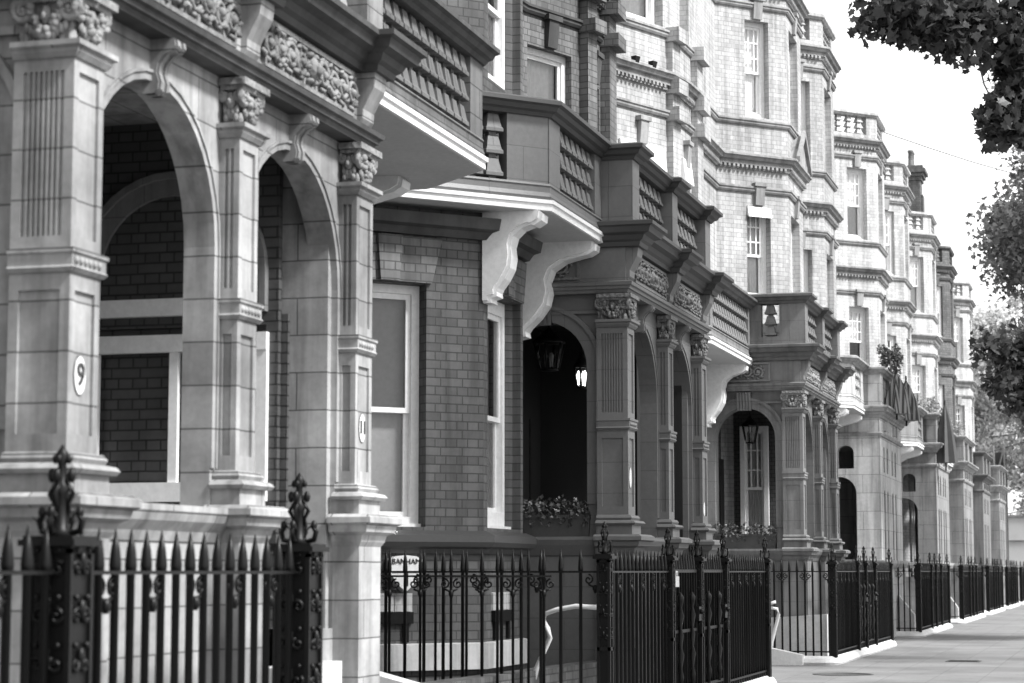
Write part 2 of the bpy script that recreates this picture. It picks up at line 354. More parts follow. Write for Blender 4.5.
def carving(mb, u0, u1, z0, z1, v, seed=0):
    """relief of scrolls, a central boss and leaf buds on a framed panel"""
    q = random.Random(seed); h = z1 - z0; L = u1 - u0; t = 0.025
    for a in (mb.box(u0, u1, v, v + t, z0, z0 + t), mb.box(u0, u1, v, v + t, z1 - t, z1), mb.box(u0, u0 + t, v, v + t, z0 + t, z1 - t), mb.box(u1 - t, u1, v, v + t, z0 + t, z1 - t)): pass
    c = (u0 + u1) / 2; zc = (z0 + z1) / 2
    mb.ball(c, v + 0.015, zc, h * 0.20, h * 0.28, 0.06); mb.ball(c, v + 0.05, zc - h * 0.03, h * 0.10, h * 0.14, 0.05)
    for k in range(6):
        a = 2 * math.pi * k / 6; mb.ball(c + h * 0.26 * math.cos(a), v + 0.02, zc + h * 0.32 * math.sin(a), h * 0.07, h * 0.07, 0.035, 6, 4)
    k = max(1, int((L / 2 - h * 0.3) / (h * 0.55)))
    for sg in (-1, 1):
        for i in range(k):
            cu = c + sg * (h * 0.35 + h * 0.58 * (i + 0.5)); r = h * 0.30
            mb.tube(spiral(cu, v + 0.025, zc, r, 1.7, sg if i % 2 else -sg, q.uniform(0, 6)), [0.019 * (1 - 0.5 * j / 18) for j in range(19)], 6)
            mb.ball(cu, v + 0.03, zc, 0.03, 0.03, 0.03, 6, 4)
            for j in range(7):
                a = 6.28 * (j + q.uniform(-.2, .2)) / 7; rr_ = r * q.uniform(1.1, 1.3); mb.tube([(cu + r * .95 * math.cos(a), v + .01, zc + r * .95 * math.sin(a)), (cu + rr_ * math.cos(a + .2), v + .03, zc + min(h * .44, rr_) * math.sin(a + .2)), (cu + rr_ * 1.1 * math.cos(a + .5), v + .02, zc + min(h * .44, rr_ * 1.1) * math.sin(a + .5))], [.012, .017, .004], 5)
def capital(mb, u0, u1, v1, zb, zt, side=None):
    """composite capital over a pier u0..u1 with front face v1; side=(v0) also dresses the left flank"""
    h = zt - zb; e = 0.045; q = random.Random(int(u0 * 100) + 3); depth = (v1 - side) if side is not None else .11
    mb.taper(u0 + .03, u1 - .03, v1 - depth, v1 - 0.035, zb, zt - 0.05, 0.025)
    mb.box(u0 - e, u1 + e, v1 - depth, v1 + e, zt - 0.05, zt - 0.012); mb.box(u0 - e * .5, u1 + e * .5, v1 - depth, v1 + e * .5, zt - .075, zt - .05)
    def ball(fn, a, b, c, r, rz=None):
        p = fn(a, b, c); mb.ball(p[0], p[1], p[2], r, rz or r, r, 6, 5)
    def face(fn, L):
        r = min(h * .23, L * .24)
        for sg, c in ((1, r * .55), (-1, L - r * .55)):
            mb.tube([fn(*p) for p in spiral(c, 0.035, zb + h * .60, r, 1.9, sg, math.pi / 2, 22)], [0.021 * (1 - .45 * i / 22) for i in range(23)], 6)
            ball(fn, c, .04, zb + h * .60, .016)
            for k in range(4): ball(fn, c + sg * (r * .3 + .02 * k), .03, zb + h * (.30 - .05 * k), .014 + .003 * (k % 2), .026)
        mb.tube([fn(*p) for p in [(r * 1.2, .03, zb + h * .84), (L * .4, .045, zb + h * .78), (L / 2, .05, zb + h * .74), (L * .6, .045, zb + h * .78), (L - r * 1.2, .03, zb + h * .84)]], .014, 5)
        if L > .2:
            k = 13
            for i in range(k):
                x = i / (k - 1)
                for o in (-.012, .012): ball(fn, r * 1.1 + (L - 2.2 * r) * x + q.uniform(-.008, .008), 0.04 + q.uniform(-.01, .015), zb + h * (0.60 - 0.44 * math.sin(math.pi * x)) + o, q.uniform(.014, .026))
            for k in range(3): ball(fn, L / 2 + (k - 1) * .03, .05, zb + h * (.86 - .05 * (k % 2)), .022)
        ball(fn, L / 2, .03, zb + h * .50, .03, .05); ball(fn, L / 2, .06, zb + h * .46, .014, .02)
        for k in range(6): ball(fn, L * (.12 + .152 * k), .0, zb + h * .08, .02, .05)
    face(lambda a, b, c: (u0 + a, v1 + b - 0.03, c), u1 - u0)
    if side is not None: face(lambda a, b, c: (u0 - b + 0.03, side + a, c), v1 - side)
    else: face(lambda a, b, c: (u0 - b + 0.03, v1 - .11 + a, c), .11)
def pillar(par, mb_mat, O, u0, u1, vb, vf, zfoot=-0.2, flank=True, dz=0.0):
    """panelled and fluted pier with pedestal, plinth and band"""
    mb = MB(O); W = u1 - u0
    mb.box(u0 - .05, u1 + .05, vb, vf + .05, zfoot, 1.50); mb.box(u0 - .08, u1 + .08, vb, vf + .08, zfoot, 0.62)
    def sw(prof): mb.sweep([mb.P(u0, vb, 0)[:2], mb.P(u0, vf, 0)[:2], mb.P(u1, vf, 0)[:2], mb.P(u1, vb, 0)[:2]], prof)
    sw([(-.1, 1.50), (.05, 1.50), (.07, 1.53), (.08, 1.57), (.12, 1.59), (.13, 1.63), (.16, 1.645), (.16, 1.68), (.13, 1.70), (-.1, 1.70)])
    mb.box(u0 - .045, u1 + .045, vb, vf + .045, 1.70, 1.79)
    sw([(-.1, 1.79), (.07, 1.79), (.085, 1.81), (.07, 1.83), (.03, 1.84), (.04, 1.86), (.025, 1.885), (.0, 1.89), (-.1, 1.89)])
    i = 0.016
    mb.box(u0 + i, u1 - i, vb, vf - i, 1.89, 3.73)
    sw([(-.1, 2.71), (.012, 2.71), (.028, 2.73), (.02, 2.74), (.02, 2.79), (.03, 2.80), (.03, 2.82), (-.1, 2.82)])
    for j in range(int(W / .045)):
        mb.ball(u0 + .02 + j * .045, vf + .02, 2.765, .018, .02, .015, 5, 4)
    sw([(-.1, 3.71), (.012, 3.71), (.03, 3.735), (.03, 3.75), (.05, 3.76), (.05, 3.785), (-.1, 3.785)])
    def face(box, L, nf):
        st = min(.05, L * .28)
        for (z0, z1) in ((1.89, 2.71), (2.82, 3.71)):
            box(0, st, z0, z1); box(L - st, L, z0, z1)
        for (z0, z1) in ((1.89, 1.97), (2.63, 2.71), (2.82, 2.88), (3.65, 3.71)): box(st, L - st, z0, z1)
        if not nf: return
        fw = (L - 2 * st) / nf
        for k in range(1, nf): box(st + fw * (k - .22), st + fw * (k + .22), 2.88, 3.65)
    face(lambda a, b, z0, z1: mb.box(u0 + a, u0 + b, vf - i, vf, z0, z1), W, 0)
    if flank: face(lambda a, b, z0, z1: mb.box(u0, u0 + i, vf - b if b < vf - vb - .001 else vb, vf - a if a > .001 else vf - i - .0005, z0, z1), vf - vb, 8 if vf - vb > .2 else 2)
    return mb.build('pillar', mb_mat, par)
def sash(par, O, U, u0, u1, z0, z1, v, cover='curtain', multi=False, st=0.075, light=None):
    """sash window: frame mesh with pane and curtain sub-parts"""
    f = MB(O, U); zm = z0 + (z1 - z0) * 0.47
    f.box(u0, u0 + st, v - .09, v, z0, z1); f.box(u1 - st, u1, v - .09, v, z0, z1); f.box(u0 + st, u1 - st, v - .09, v, z1 - st, z1); f.box(u0 + st, u1 - st, v - .09, v, z0, z0 + st * 1.2)
    f.box(u0 - .0, u1 + .0, v, v + .05, z0 - .05, z0 + .03)
    ia, ib = u0 + st, u1 - st; s2 = .045
    for (a, b, za, zb, vv) in ((ia, ib, zm, z1 - st, v - .025), (ia, ib, z0 + st * 1.2, zm + .045, v - .06)):
        f.box(a, a + s2, vv - .03, vv, za, zb); f.box(b - s2, b, vv - .03, vv, za, zb); f.box(a + s2, b - s2, vv - .03, vv, za, za + .045); f.box(a + s2, b - s2, vv - .03, vv, zb - .05, zb)
        if multi and zb > zm + .1:
            for k in (1, 2): f.box(a + (b - a) * k / 3 - .012, a + (b - a) * k / 3 + .012, vv - .028, vv - .002, za + .045, zb - .05)
            for k in (1, 2): f.box(a + s2, b - s2, vv - .026, vv - .004, za + (zb - za) * k / 3 - .012, za + (zb - za) * k / 3 + .012)
    w = f.build('window', 'white', par)
    p = MB(O, U)
    for (za, zb, vv) in ((zm, z1 - st, v - .042), (z0 + st * 1.2, zm + .02, v - .077)): p.add([p.P(ia, vv, za), p.P(ib, vv, za), p.P(ib, vv, zb), p.P(ia, vv, zb)], [(0, 1, 2, 3)])
    p.build('pane', 'glass', w)
    if cover:
        c = MB(O, U); n = 24; vs = []
        zc0 = z0 + st if cover != 'half' else zm
        for i in range(n + 1):
            x = ia + (ib - ia) * i / n; vv = v - .13 - (.018 * math.sin(i * 2.1) if cover != 'blind' else 0)
            vs += [c.P(x, vv, zc0), c.P(x, vv, z1 - st), c.P(x, vv - .008, zc0), c.P(x, vv - .008, z1 - st)]
        fs = []
        for i in range(n):
            a, b = 4 * i, 4 * i + 4; fs += [(a, b, b + 1, a + 1), (a + 2, a + 3, b + 3, b + 2)]
        c.add(vs, fs, True); c.build('blind' if cover == 'blind' else 'curtain', 'blind' if cover == 'blind' else 'curtain', w)
    return w
def baluster_mesh(h, name='baluster', mat='stone_b', w=0.17):
    mb = MB(); k = 2 ** 0.5 / 2 * w
    pr = [(.42, 0)]
    for zt in (.05, .37, .69): pr += [(.42, zt - .005), (1.0, zt), (1.0, zt + .045), (.86, zt + .07), (.60, zt + .25), (.42, zt + .27)]
    pr += [(.42, .97), (.8, .975), (.8, 1.0)]
    mb.lathe(0, 0, [(r * k, z * h) for r, z in pr], 4, False, math.pi / 4, 1.0, 0.95)
    o = mb.build(name, mat); me = o.data; bpy.data.objects.remove(o); return me
BAL = {}
def put_balusters(par, mat, a, b, z0, z1, pitch=0.20, w=0.172):
    """balusters between plan points a and b"""
    key = (mat, round(z1 - z0, 3), w)
    if key not in BAL: BAL[key] = baluster_mesh(z1 - z0, 'baluster', mat, w)
    L = math.hypot(b[0] - a[0], b[1] - a[1]); n = max(1, int(L / pitch)); ang = math.atan2(b[1] - a[1], b[0] - a[0])
    for i in range(n):
        t = (i + .5) / n; o = bpy.data.objects.new('baluster', BAL[key]); COL.objects.link(o); o.parent = par
        o.location = (a[0] + (b[0] - a[0]) * t, a[1] + (b[1] - a[1]) * t, z0); o.rotation_euler = (0, 0, ang)
def console(mb, u0, u1, v, z0, z1, d):
    h = z1 - z0
    mb.prof_u(u0, u1, [(v - .02, z1), (v + d, z1), (v + d, z1 - h * .12), (v + d * .92, z1 - h * .3), (v + d * .62, z1 - h * .5), (v + d * .32, z1 - h * .72), (v + d * .30, z1 - h * .9), (v + d * .12, z0), (v - .02, z0)])
def corbel(par, O, U, u, reach, z0, z1, w=0.2, name='corbel', mat='white'):
    """large S-scrolled bracket; u along wall, reach outward"""
    mb = MB(O, U); h = z1 - z0
    p = [(-.02, z1), (reach, z1), (reach + .03, z1 - .03), (reach + .02, z1 - .09), (reach - .05, z1 - .13), (reach * .84, z1 - h * .15), (reach * .66, z1 - h * .19), (reach * .52, z1 - h * .27), (reach * .47, z1 - h * .38), (reach * .49, z1 - h * .5), (reach * .46, z1 - h * .62),
         (reach * .36, z1 - h * .74), (reach * .24, z1 - h * .84), (reach * .21, z1 - h * .88), (reach * .22, z1 - h * .93), (reach * .10, z1 - h * .95), (reach * .12, z1 - h), (-.02, z0)]
    mb.prof_u(u - w / 2, u + w / 2, p)
    q = [(max(v - .012, -.02) if 3 < i < 15 else v, z) for i, (v, z) in enumerate(p)]
    mb.prof_u(u - w / 2 - .025, u - w / 2, [(v - .03 if v > .03 else v, z + .02) for v, z in p]); mb.prof_u(u + w / 2, u + w / 2 + .025, [(v - .03 if v > .03 else v, z + .02) for v, z in p])
    return mb.build(name, mat, par)

def balcony(house, path, back, D, mats, soffit='soffit', zt=0.0, segs=None, piers=None):
    """projecting balcony: white soffit slab, fascia, pierced balustrade with tapered balusters, dark coping.
    path = plan line of the outer face, back = plan points closing the slab at the wall"""
    main, trim = mats
    z = zt
    b = MB(); b.sweep(path, [(-.16, 4.63 + z), (.0, 4.63 + z), (.015, 4.66 + z), (.0, 4.70 + z), (.0, 4.75 + z), (.012, 4.76 + z), (-.0, 4.78 + z), (-.16, 4.78 + z)])
    for (a, l0, l1) in (piers or []):   # solid pieces on segment a, from l0 to l1
        p, q = path[a], path[a + 1]; b.frame(p, (q[0] - p[0], q[1] - p[1])); b.box(l0, l1, -.15, -.004, 4.78 + z, 5.40 + z)
    o = b.build('balcony', main, house)
    s = MB(); s.poly(list(path) + list(back), 4.53 + z, 4.60 + z)
    s2 = MB(); s2.sweep(path, [(-.1, 4.535 + z), (.02, 4.535 + z), (.02, 4.59 + z), (.04, 4.595 + z), (.04, 4.628 + z), (-.1, 4.628 + z)])
    so = s.build('soffit', soffit, o); s2.build('fascia', 'white', o)
    c = MB(); c.sweep(path, zs(COPING, z + .02)); c.build('coping', trim, o)
    for (a, l0, l1) in (segs or []):
        p, q = path[a], path[a + 1]; L = math.hypot(q[0] - p[0], q[1] - p[1]); d = ((q[0] - p[0]) / L, (q[1] - p[1]) / L); n = (d[1], -d[0])
        f = lambda l: (p[0] + d[0] * l - n[0] * .085, p[1] + d[1] * l - n[1] * .085)
        put_balusters(o, main, f(l0), f(l1), 4.78 + z, 5.40 + z)
    return o

def porch(house, s0, W, mats, seed, side_panel='solid', inner='brick_in', z_lift=0.0, roof_open=True):
    """arcaded entrance porch: corner pillars, two front arches, one arch in each flank, carved frieze, cornice and balustraded parapet"""
    main, trim, carve = mats; O = (s0, 4.6); ps = [(0, .30), (1.93, 2.2), (W - .30, W)]
    mb = MB(O); a1, a2 = (.34, 1.86), (2.24, 3.76)
    mb.wall(W - .13, -.2, 4.05, .17, [(a1[0], a1[1], 1.62, 3.84, .74), (a2[0], a2[1], 1.0, 3.84, .74)], u_start=.13, v=-.12)
    for (a, b) in (a1, a2): mb.archivolt((a + b) / 2, (b - a) / 2, 3.84, .055, -.12, .012, 1.9, rise=.74)
    mb.box(.28, 1.9, -.12, -.06, -.2, 1.5)
    mb.sweep([mb.P(.32, -.07, 0)[:2], mb.P(1.9, -.07, 0)[:2]], [(-.3, 1.50), (.02, 1.50), (.04, 1.55), (.08, 1.6), (.1, 1.65), (.1, 1.68), (-.3, 1.68)])
    # flanks
    for (Of, Uf) in (((s0 + .12, 6.5), (0, -1)), ((s0 + W - .12, 4.75), (0, 1))):
        mb.frame(Of, Uf); near = Uf[1] < 0; ua, ub = (.55, 1.47) if near else (.32, 1.20)
        mb.wall(1.6 if near else 1.72, -.2, 4.05, .28, [(ua, ub, 1.62, 3.80, .44)], u_start=0, v=0)
        if near:
            mb.archivolt((ua + ub) / 2, (ub - ua) / 2, 3.80, .16, 0, .03, 2.0)
            mb.box(.0, 1.6, 0, .08, -.2, 1.5)
            mb.sweep([mb.P(.0, 0.08, 0)[:2], mb.P(1.58, 0.08, 0)[:2]], [(-.36, 1.50), (.02, 1.50), (.05, 1.55), (.08, 1.6), (.1, 1.65), (.1, 1.68), (-.36, 1.68)])
            mb.box(.52, 1.62, .0, .045, 3.86, 3.90)
    mb.frame(O, (1, 0)); mb.poly([(s0 + .12, 4.78), (s0 + W - .12, 4.78), (s0 + W - .12, 6.5), (s0 + .12, 6.5)], .92, 1.0)
    P_ = mb.build('porch', main, house)
    # piers and capitals
    for i, (u0, u1) in enumerate(ps):
        pillar(P_, main, O, u0, u1, (-.31, -.118, -.125)[i], 0, flank=True)
        c = MB(O); capital(c, u0, u1, 0.0, 3.785, 4.05, -.30 if i == 0 else None); c.build('capital', carve, P_)
    # keystones
    for (a, b) in (a1, a2):
        k = MB(O); m = (a + b) / 2; kp = [(-.16, 3.77), (-.10, 3.77), (-.075, 3.79), (-.07, 3.83), (-.085, 3.88), (-.075, 3.93), (-.04, 3.97), (.0, 3.985), (.02, 4.01), (.015, 4.04), (-.01, 4.055), (-.16, 4.055)]
        k.prof_u(m - .06, m + .06, kp); k.prof_u(m - .05, m - .02, [(v + .012, z) for v, z in kp]); k.prof_u(m + .02, m + .05, [(v + .012, z) for v, z in kp]); k.build('keystone', main, P_)
    k = MB((s0 + .12, 6.5), (0, -1)); 
    for j in range(5): k.prof_u(.90 + j * .045, .935 + j * .045, [(-.02, 3.76), (.05, 3.76), (.10, 4.03), (-.02, 4.03)])
    k.box(.90, 1.115, -.02, .045, 3.765, 4.03); k.build('keystone', main, P_)
    # entablature
    line = [(s0, 6.48), (s0, 4.6), (s0 + W, 4.6), (s0 + W, 6.48)]
    e = MB(O); e.sweep(line, ARCHI); e.build('architrave', trim if main == 'stone_a' else main, P_)
    e = MB(O); e.sweep(line, [(-.22, 4.165), (-.02, 4.165), (-.02, 4.50), (-.22, 4.50)])
    for (u0, u1) in ps: console(e, u0 + .04, u1 - .04, -.02, 4.18, 4.505, .12)
    e.poly([(s0 + .21, 4.81), (s0 + W - .21, 4.81), (s0 + W - .21, 6.48), (s0 + .21, 6.48)], 4.20, 4.30)
    e.build('entablature', main, P_)
    j = .10; jog = []
    for i, (u0, u1) in enumerate(ps):
        a, b = s0 + u0 + (.03 if i else 0), s0 + u1
        jog += [(a, 4.6), (a, 4.6 - j), (b, 4.6 - j), (b, 4.6)] if i else [(a, 4.6 - j), (b, 4.6 - j), (b, 4.6)]
    jog = [(s0, 6.48)] + jog[:-1] + [(s0 + W, 6.48)]
    c = MB(); c.sweep(jog, CORNICE); c.poly([(s0 + .1, 4.7), (s0 + W - .1, 4.7), (s0 + W - .1, 6.48), (s0 + .1, 6.48)], 4.55, 4.70); c.build('cornice', trim, P_)
    for n_, (ua, ub) in enumerate(((.38, 1.86), (2.27, W - .37))):
        f = MB(O); carving(f, ua, ub, 4.19, 4.475, -.02, seed * 10 + n_); f.build('frieze_panel', carve, P_)
    f = MB((s0, 6.5), (0, -1)); carving(f, .35, 1.42, 4.19, 4.475, -.02, seed * 10 + 5); f.build('frieze_panel', carve, P_)
    # parapet
    p = MB(O); pd = .06
    for i, (u0, u1) in enumerate(ps): p.box(u0, u1, -.18, pd, 4.74, 5.38)
    for (ua, ub) in ((.30, 1.93), (2.2, W - .30)): p.box(ua, ub, -.18, -.03, 4.74, 4.80)
    p.frame((s0, 6.5), (0, -1))
    if side_panel == 'solid': p.box(.0, 1.718, -.18, -.002, 4.74, 5.38)
    else: p.wall(1.718, 4.74, 5.38, .18, [(1.29, 1.57, 4.86, 5.36)], u_start=0, v=-.002); p.box(.0, 1.715, -.002, .012, 4.74, 4.86)
    p.frame((s0 + W, 4.78), (0, 1)); p.box(0, 1.7, -.18, 0, 4.74, 5.38)
    pp = p.build('parapet', main, P_)
    for (ua, ub) in ((.32, 1.91), (2.22, W - .32)): put_balusters(P_, main, (s0 + ua, 4.71), (s0 + ub, 4.71), 4.80, 5.38)
    if side_panel != 'solid': put_balusters(P_, main, (s0 + .085, 6.5 - 1.29), (s0 + .085, 6.5 - 1.57), 4.86, 5.37, .26, .17)
    q = MB(); jl = .09; jog2 = [(s0, 6.48), (s0, 4.6 - pd)]
    for i, (u0, u1) in enumerate(ps):
        a, b = s0 + u0, s0 + u1
        if i: jog2 += [(a, 4.63), (a, 4.6 - pd)]
        jog2 += [(b, 4.6 - pd)] + ([(b, 4.63)] if i < 2 else [])
    jog2 += [(s0 + W, 6.48)]
    q.sweep(jog2, COPING); q.build('coping', trim, P_)
    # inner lining: back wall with dark door
    w = MB((s0, 6.47)); w.box(.42, W - .42, -.05, 0, 1.0, 4.2); w.build('inner_wall', inner, P_)
    d = MB((s0, 6.47)); d.box(2.45, 3.45, .0, .05, 1.0, 3.2); 
    for (x0, x1, z0, z1) in ((2.55, 2.90, 1.15, 1.9), (3.0, 3.35, 1.15, 1.9), (2.55, 2.90, 2.05, 3.05), (3.0, 3.35, 2.05, 3.05)): d.box(x0, x1, .05, .07, z0, z1)
    d.build('front_door', 'dark', P_)
    # steps from the second arch
    st = MB(O)
    for k in range(5): st.box(2.5, 3.56, -.46, -.12 + .135 * k, -.2, 1.0 - .19 * k)
    st.build('doorstep', 'offwhite', P_)
    return P_

LV = dict(lin=7.78, cor=8.18, cill=8.95, lin2=11.0, cor2=11.25)
STR = [(-.1, 0), (.03, 0), (.05, .03), (.05, .06), (.07, .07), (.07, .10), (.02, .12), (-.1, .12)]
BIG = [(-.1, 0), (.03, 0), (.04, .06), (.07, .065), (.07, .13), (.12, .145), (.14, .19), (.17, .205), (.17, .24), (.08, .27), (-.1, .27)]
def facade(house, path, mats, wins, z0, z1, t=.26, covers=('curtain', 'curtain'), strings=True, ground=None, multi=True, parapet=True, rise=0.0):
    """brick front along a plan polyline; wins = {segment: [(ua,ub,za,zb)]}"""
    main, trim = mats; b = MB(); k = MB()
    for i in range(len(path) - 1):
        p, q = path[i], path[i + 1]; L = math.hypot(q[0] - p[0], q[1] - p[1]); U = (q[0] - p[0], q[1] - p[1]); b.frame(p, U)
        b.wall(L, z0, z1, t, [(w[0], w[1], w[2], w[3]) + ((w[4],) if len(w) > 4 else ()) for w in wins.get(i, [])])
    wl = b.build('wall', main, house)
    for i, ws in wins.items():
        p, q = path[i], path[i + 1]; U = (q[0] - p[0], q[1] - p[1])
        for w in ws:
            za, zb = w[2], w[3]; sash(house, p, U, w[0], w[1], za, zb, -.14 if main in ('brick_a', 'brick_c', 'brick_d') else -.09, covers[0] if za < 8 else covers[1], multi, .13 if main == 'brick_a' and i == 2 else .075)
            if za > 4.8:
                c = MB(p, U); m = (w[0] + w[1]) / 2; c.prof_u(m - .09, m + .09, [(-.02, zb + .02), (.05, zb + .02), (.08, zb + .34), (-.02, zb + .34)]); c.box(m - .13, m + .13, -.02, .1, zb + .34, zb + .40); c.build('keystone', trim, house)
    if strings:
        for nm, zz, pr in (('string_course', LV['lin'], STR), ('cornice', LV['cor'], BIG), ('string_course', LV['cill'], STR), ('string_course', LV['lin2'], STR), ('cornice', LV['cor2'], BIG)):
            if zz < z1: 
                s = MB(); s.sweep(path, zs(pr, zz))
                if nm == 'cornice':
                    for i in range(len(path) - 1):
                        p, q = path[i], path[i + 1]; L = math.hypot(q[0] - p[0], q[1] - p[1]); s.frame(p, (q[0] - p[0], q[1] - p[1]))
                        for j in range(int(L / .09)): s.box(.02 + j * .09, .065 + j * .09, .03, .085, zz + .015, zz + .06)
                s.build(nm, trim, house)
    if parapet and z1 > 11:
        a = MB(); a.sweep(path, [(-.2, 11.52), (.0, 11.52), (.0, 11.62), (-.2, 11.62)])
        for i in range(len(path) - 1):
            p, q = path[i], path[i + 1]; L = math.hypot(q[0] - p[0], q[1] - p[1]); a.frame(p, (q[0] - p[0], q[1] - p[1]))
            a.box(0, .28, -.2, 0, 11.62, 12.05); a.box(L - .28, L, -.2, 0, 11.62, 12.05)
        a.sweep(path, [(-.22, 12.05), (.03, 12.05), (.07, 12.1), (.07, 12.16), (-.22, 12.18)])
        pa = a.build('parapet', main, house)
        for i in range(len(path) - 1):
            p, q = path[i], path[i + 1]; L = math.hypot(q[0] - p[0], q[1] - p[1]); d = ((q[0] - p[0]) / L, (q[1] - p[1]) / L); n = (d[1], -d[0])
            if L > .75: put_balusters(pa, main, (p[0] + d[0] * .3 - n[0] * .1, p[1] + d[1] * .3 - n[1] * .1), (p[0] + d[0] * (L - .3) - n[0] * .1, p[1] + d[1] * (L - .3) - n[1] * .1), 11.62, 12.05, .24)
    return wl
def canted(c, front=1.7, w=6.5, d=1.06): return [(c - d, w), (c, w - d), (c + front, w - d), (c + front + d, w)]
def body(house, x0, x1, top=12.0, mat='brick_e', stack=None):
    """the house behind its front: side and rear walls, slate mansard and a chimney stack"""
    b = MB(); b.poly([(x0 + .003, 6.77), (x1 - .003, 6.77), (x1 - .003, 15), (x0 + .003, 15)], -.2, top - .4); b.build('rear_block', mat, house)
    r = MB(); P = [(6.9, top - .4), (8.2, top + 2.0), (13.5, top + 2.0), (14.9, top - .4)]
    vs = [(x0 + .02, y, z) for y, z in P] + [(x1 - .02, y, z) for y, z in P]
    r.add(vs, [(0, 1, 2, 3), (4, 5, 6, 7)] + [(i, (i + 1) % 4, 4 + (i + 1) % 4, 4 + i) for i in range(4)]); rf = r.build('roof', 'roof', house)
    if stack:
        c = MB((x0 + 4.4, 7.2), (1, 0)); t = 14.9
        c.box(-.42, .42, 0, .66, 10.5, t); c.box(-.3, .3, .66, .74, 11.0, t - .5)
        for q, e in ((0, .05), (.13, .12), (.26, .2), (.39, .1)): c.box(-.42 - e, .42 + e, -e, .66 + e, t + q, t + q + .127)
        for j in range(3): c.lathe(-.24 + .24 * j, .33, [(.10, t + .5), (.12, t + .56), (.09, t + .6), (.085, t + 1.0), (.11, t + 1.03), (.1, t + 1.1)], 8)
        c.build('chimney', stack, house)

# ------------------------------------------------------------------ the terrace
def house(x, label, group='brick terrace houses'): return thing('terraced_house', label, 'house', (x, 6.5, 0), group)
mA, mB_, mC = ('stone_a', 'trim_a', 'carve_a'), ('stone_b', 'trim_b', 'carve_b'), ('stone_c', 'trim_c', 'carve_c')

# house 1: buff porch at the left edge
H1 = house(5, 'nearest house with a buff stone porch numbered 9 and a heavy carved frieze')
P1 = porch(H1, 8.8, 4.1, mA, 1)
facade(H1, [(-8, 6.5), (14.6, 6.5)], ('brick_a', 'trim_a'), {0: [(13.0, 14.1, 9.0, 10.8), (19.4, 20.4, 9.0, 10.8)]}, -.2, 11.5, parapet=False)
body(H1, -8, 14.6)
w = MB((12.40, 6.42), (0, -1)); w.wall(1.38, 1.0, 4.2, .05, [(.12, 1.30, 1.82, 2.88)], u_start=0, v=0); w.build('inner_wall', 'brick_in', P1)
f = MB((12.40, 6.42), (0, -1))
f.box(.10, 1.32, 0, .05, 2.72, 2.83); f.box(.10, .17, 0, .04, 1.9, 2.72); f.box(1.25, 1.32, 0, .04, 1.9, 2.72); f.box(.10, 1.32, 0, .06, 1.78, 1.9); f.box(.02, 1.0, 0, .05, 2.95, 3.06); f.box(.66, .72, 0, .035, 1.9, 2.72)
wf = f.build('porch_window', 'white', P1)
f = MB((12.40, 6.42), (0, -1)); f.archivolt(.66, .50, 3.72, .15, 0, .03, 2.96); f.build('inner_arch', 'stone_c', P1)
f = MB((12.46, 6.42), (0, -1)); f.box(.05, 1.42, -.03, 0, 1.6, 2.95); f.build('inner_wall', 'brick_in', P1)
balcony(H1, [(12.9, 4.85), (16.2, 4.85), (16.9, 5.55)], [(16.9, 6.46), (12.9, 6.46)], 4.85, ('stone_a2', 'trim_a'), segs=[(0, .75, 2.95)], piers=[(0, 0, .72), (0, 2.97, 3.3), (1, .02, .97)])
corbel(H1, (16.35, 6.49), (1, 0), 0, 0.92, 3.5, 4.53, .2)
corbel(H1, (13.2, 6.49), (1, 0), 0, 1.42, 3.55, 4.53, .2)

# house 2: dark brick canted bay and grey painted porch
H2 = house(20.7, 'house with the dark brick canted bay beside a grey painted porch')
bay2 = [(14.6, 6.5), (17.14, 6.5), (18.2, 5.44), (19.5, 5.44), (20.3, 6.24), (20.38, 6.5)]
facade(H2, bay2, ('brick_a', 'trim_a'), {1: [(.16, .93, 1.73, 3.85), (.16, .93, 5.8, 8.2)], 2: [(.13, 1.22, 1.73, 3.85), (.13, 1.22, 5.8, 7.5)]}, -.2, 9.0, covers=('blind', 'curtain'), strings=False, multi=False, parapet=False)
l = MB(); l.sweep(bay2[:5], [(-.1, 1.50), (.04, 1.50), (.06, 1.54), (.10, 1.56), (.12, 1.60), (.12, 1.66), (.03, 1.70), (-.1, 1.70)]); l.build('sill_ledge', 'trim_b', H2)
l = MB(); l.sweep(bay2[1:5], [(-.05, .50), (.05, .50), (.05, .72), (-.05, .74)]); l.build('plinth_band', 'offwhite', H2)
l = MB(); l.sweep(bay2[1:5], [(-.05, 4.28), (.06, 4.28), (.10, 4.34), (.16, 4.36), (.18, 4.46), (-.05, 4.5)]); l.build('string_course', 'trim_a', H2)
for (p, q, u0, u1) in ((bay2[1], bay2[2], .06, 1.03), (bay2[2], bay2[3], .03, 1.30)):
    l = MB(p, (q[0] - p[0], q[1] - p[1])); m = (u0 + u1) / 2
    l.prof_v(-.02, .03, [(u0 + .06, 3.86), (u1 - .06, 3.86), (u1 + .04, 4.26), (u0 - .04, 4.26)]); l.prof_v(.03, .07, [(m - .09, 3.86), (m + .09, 3.86), (m + .12, 4.26), (m - .12, 4.26)]); l.build('lintel', 'brick_b', H2)
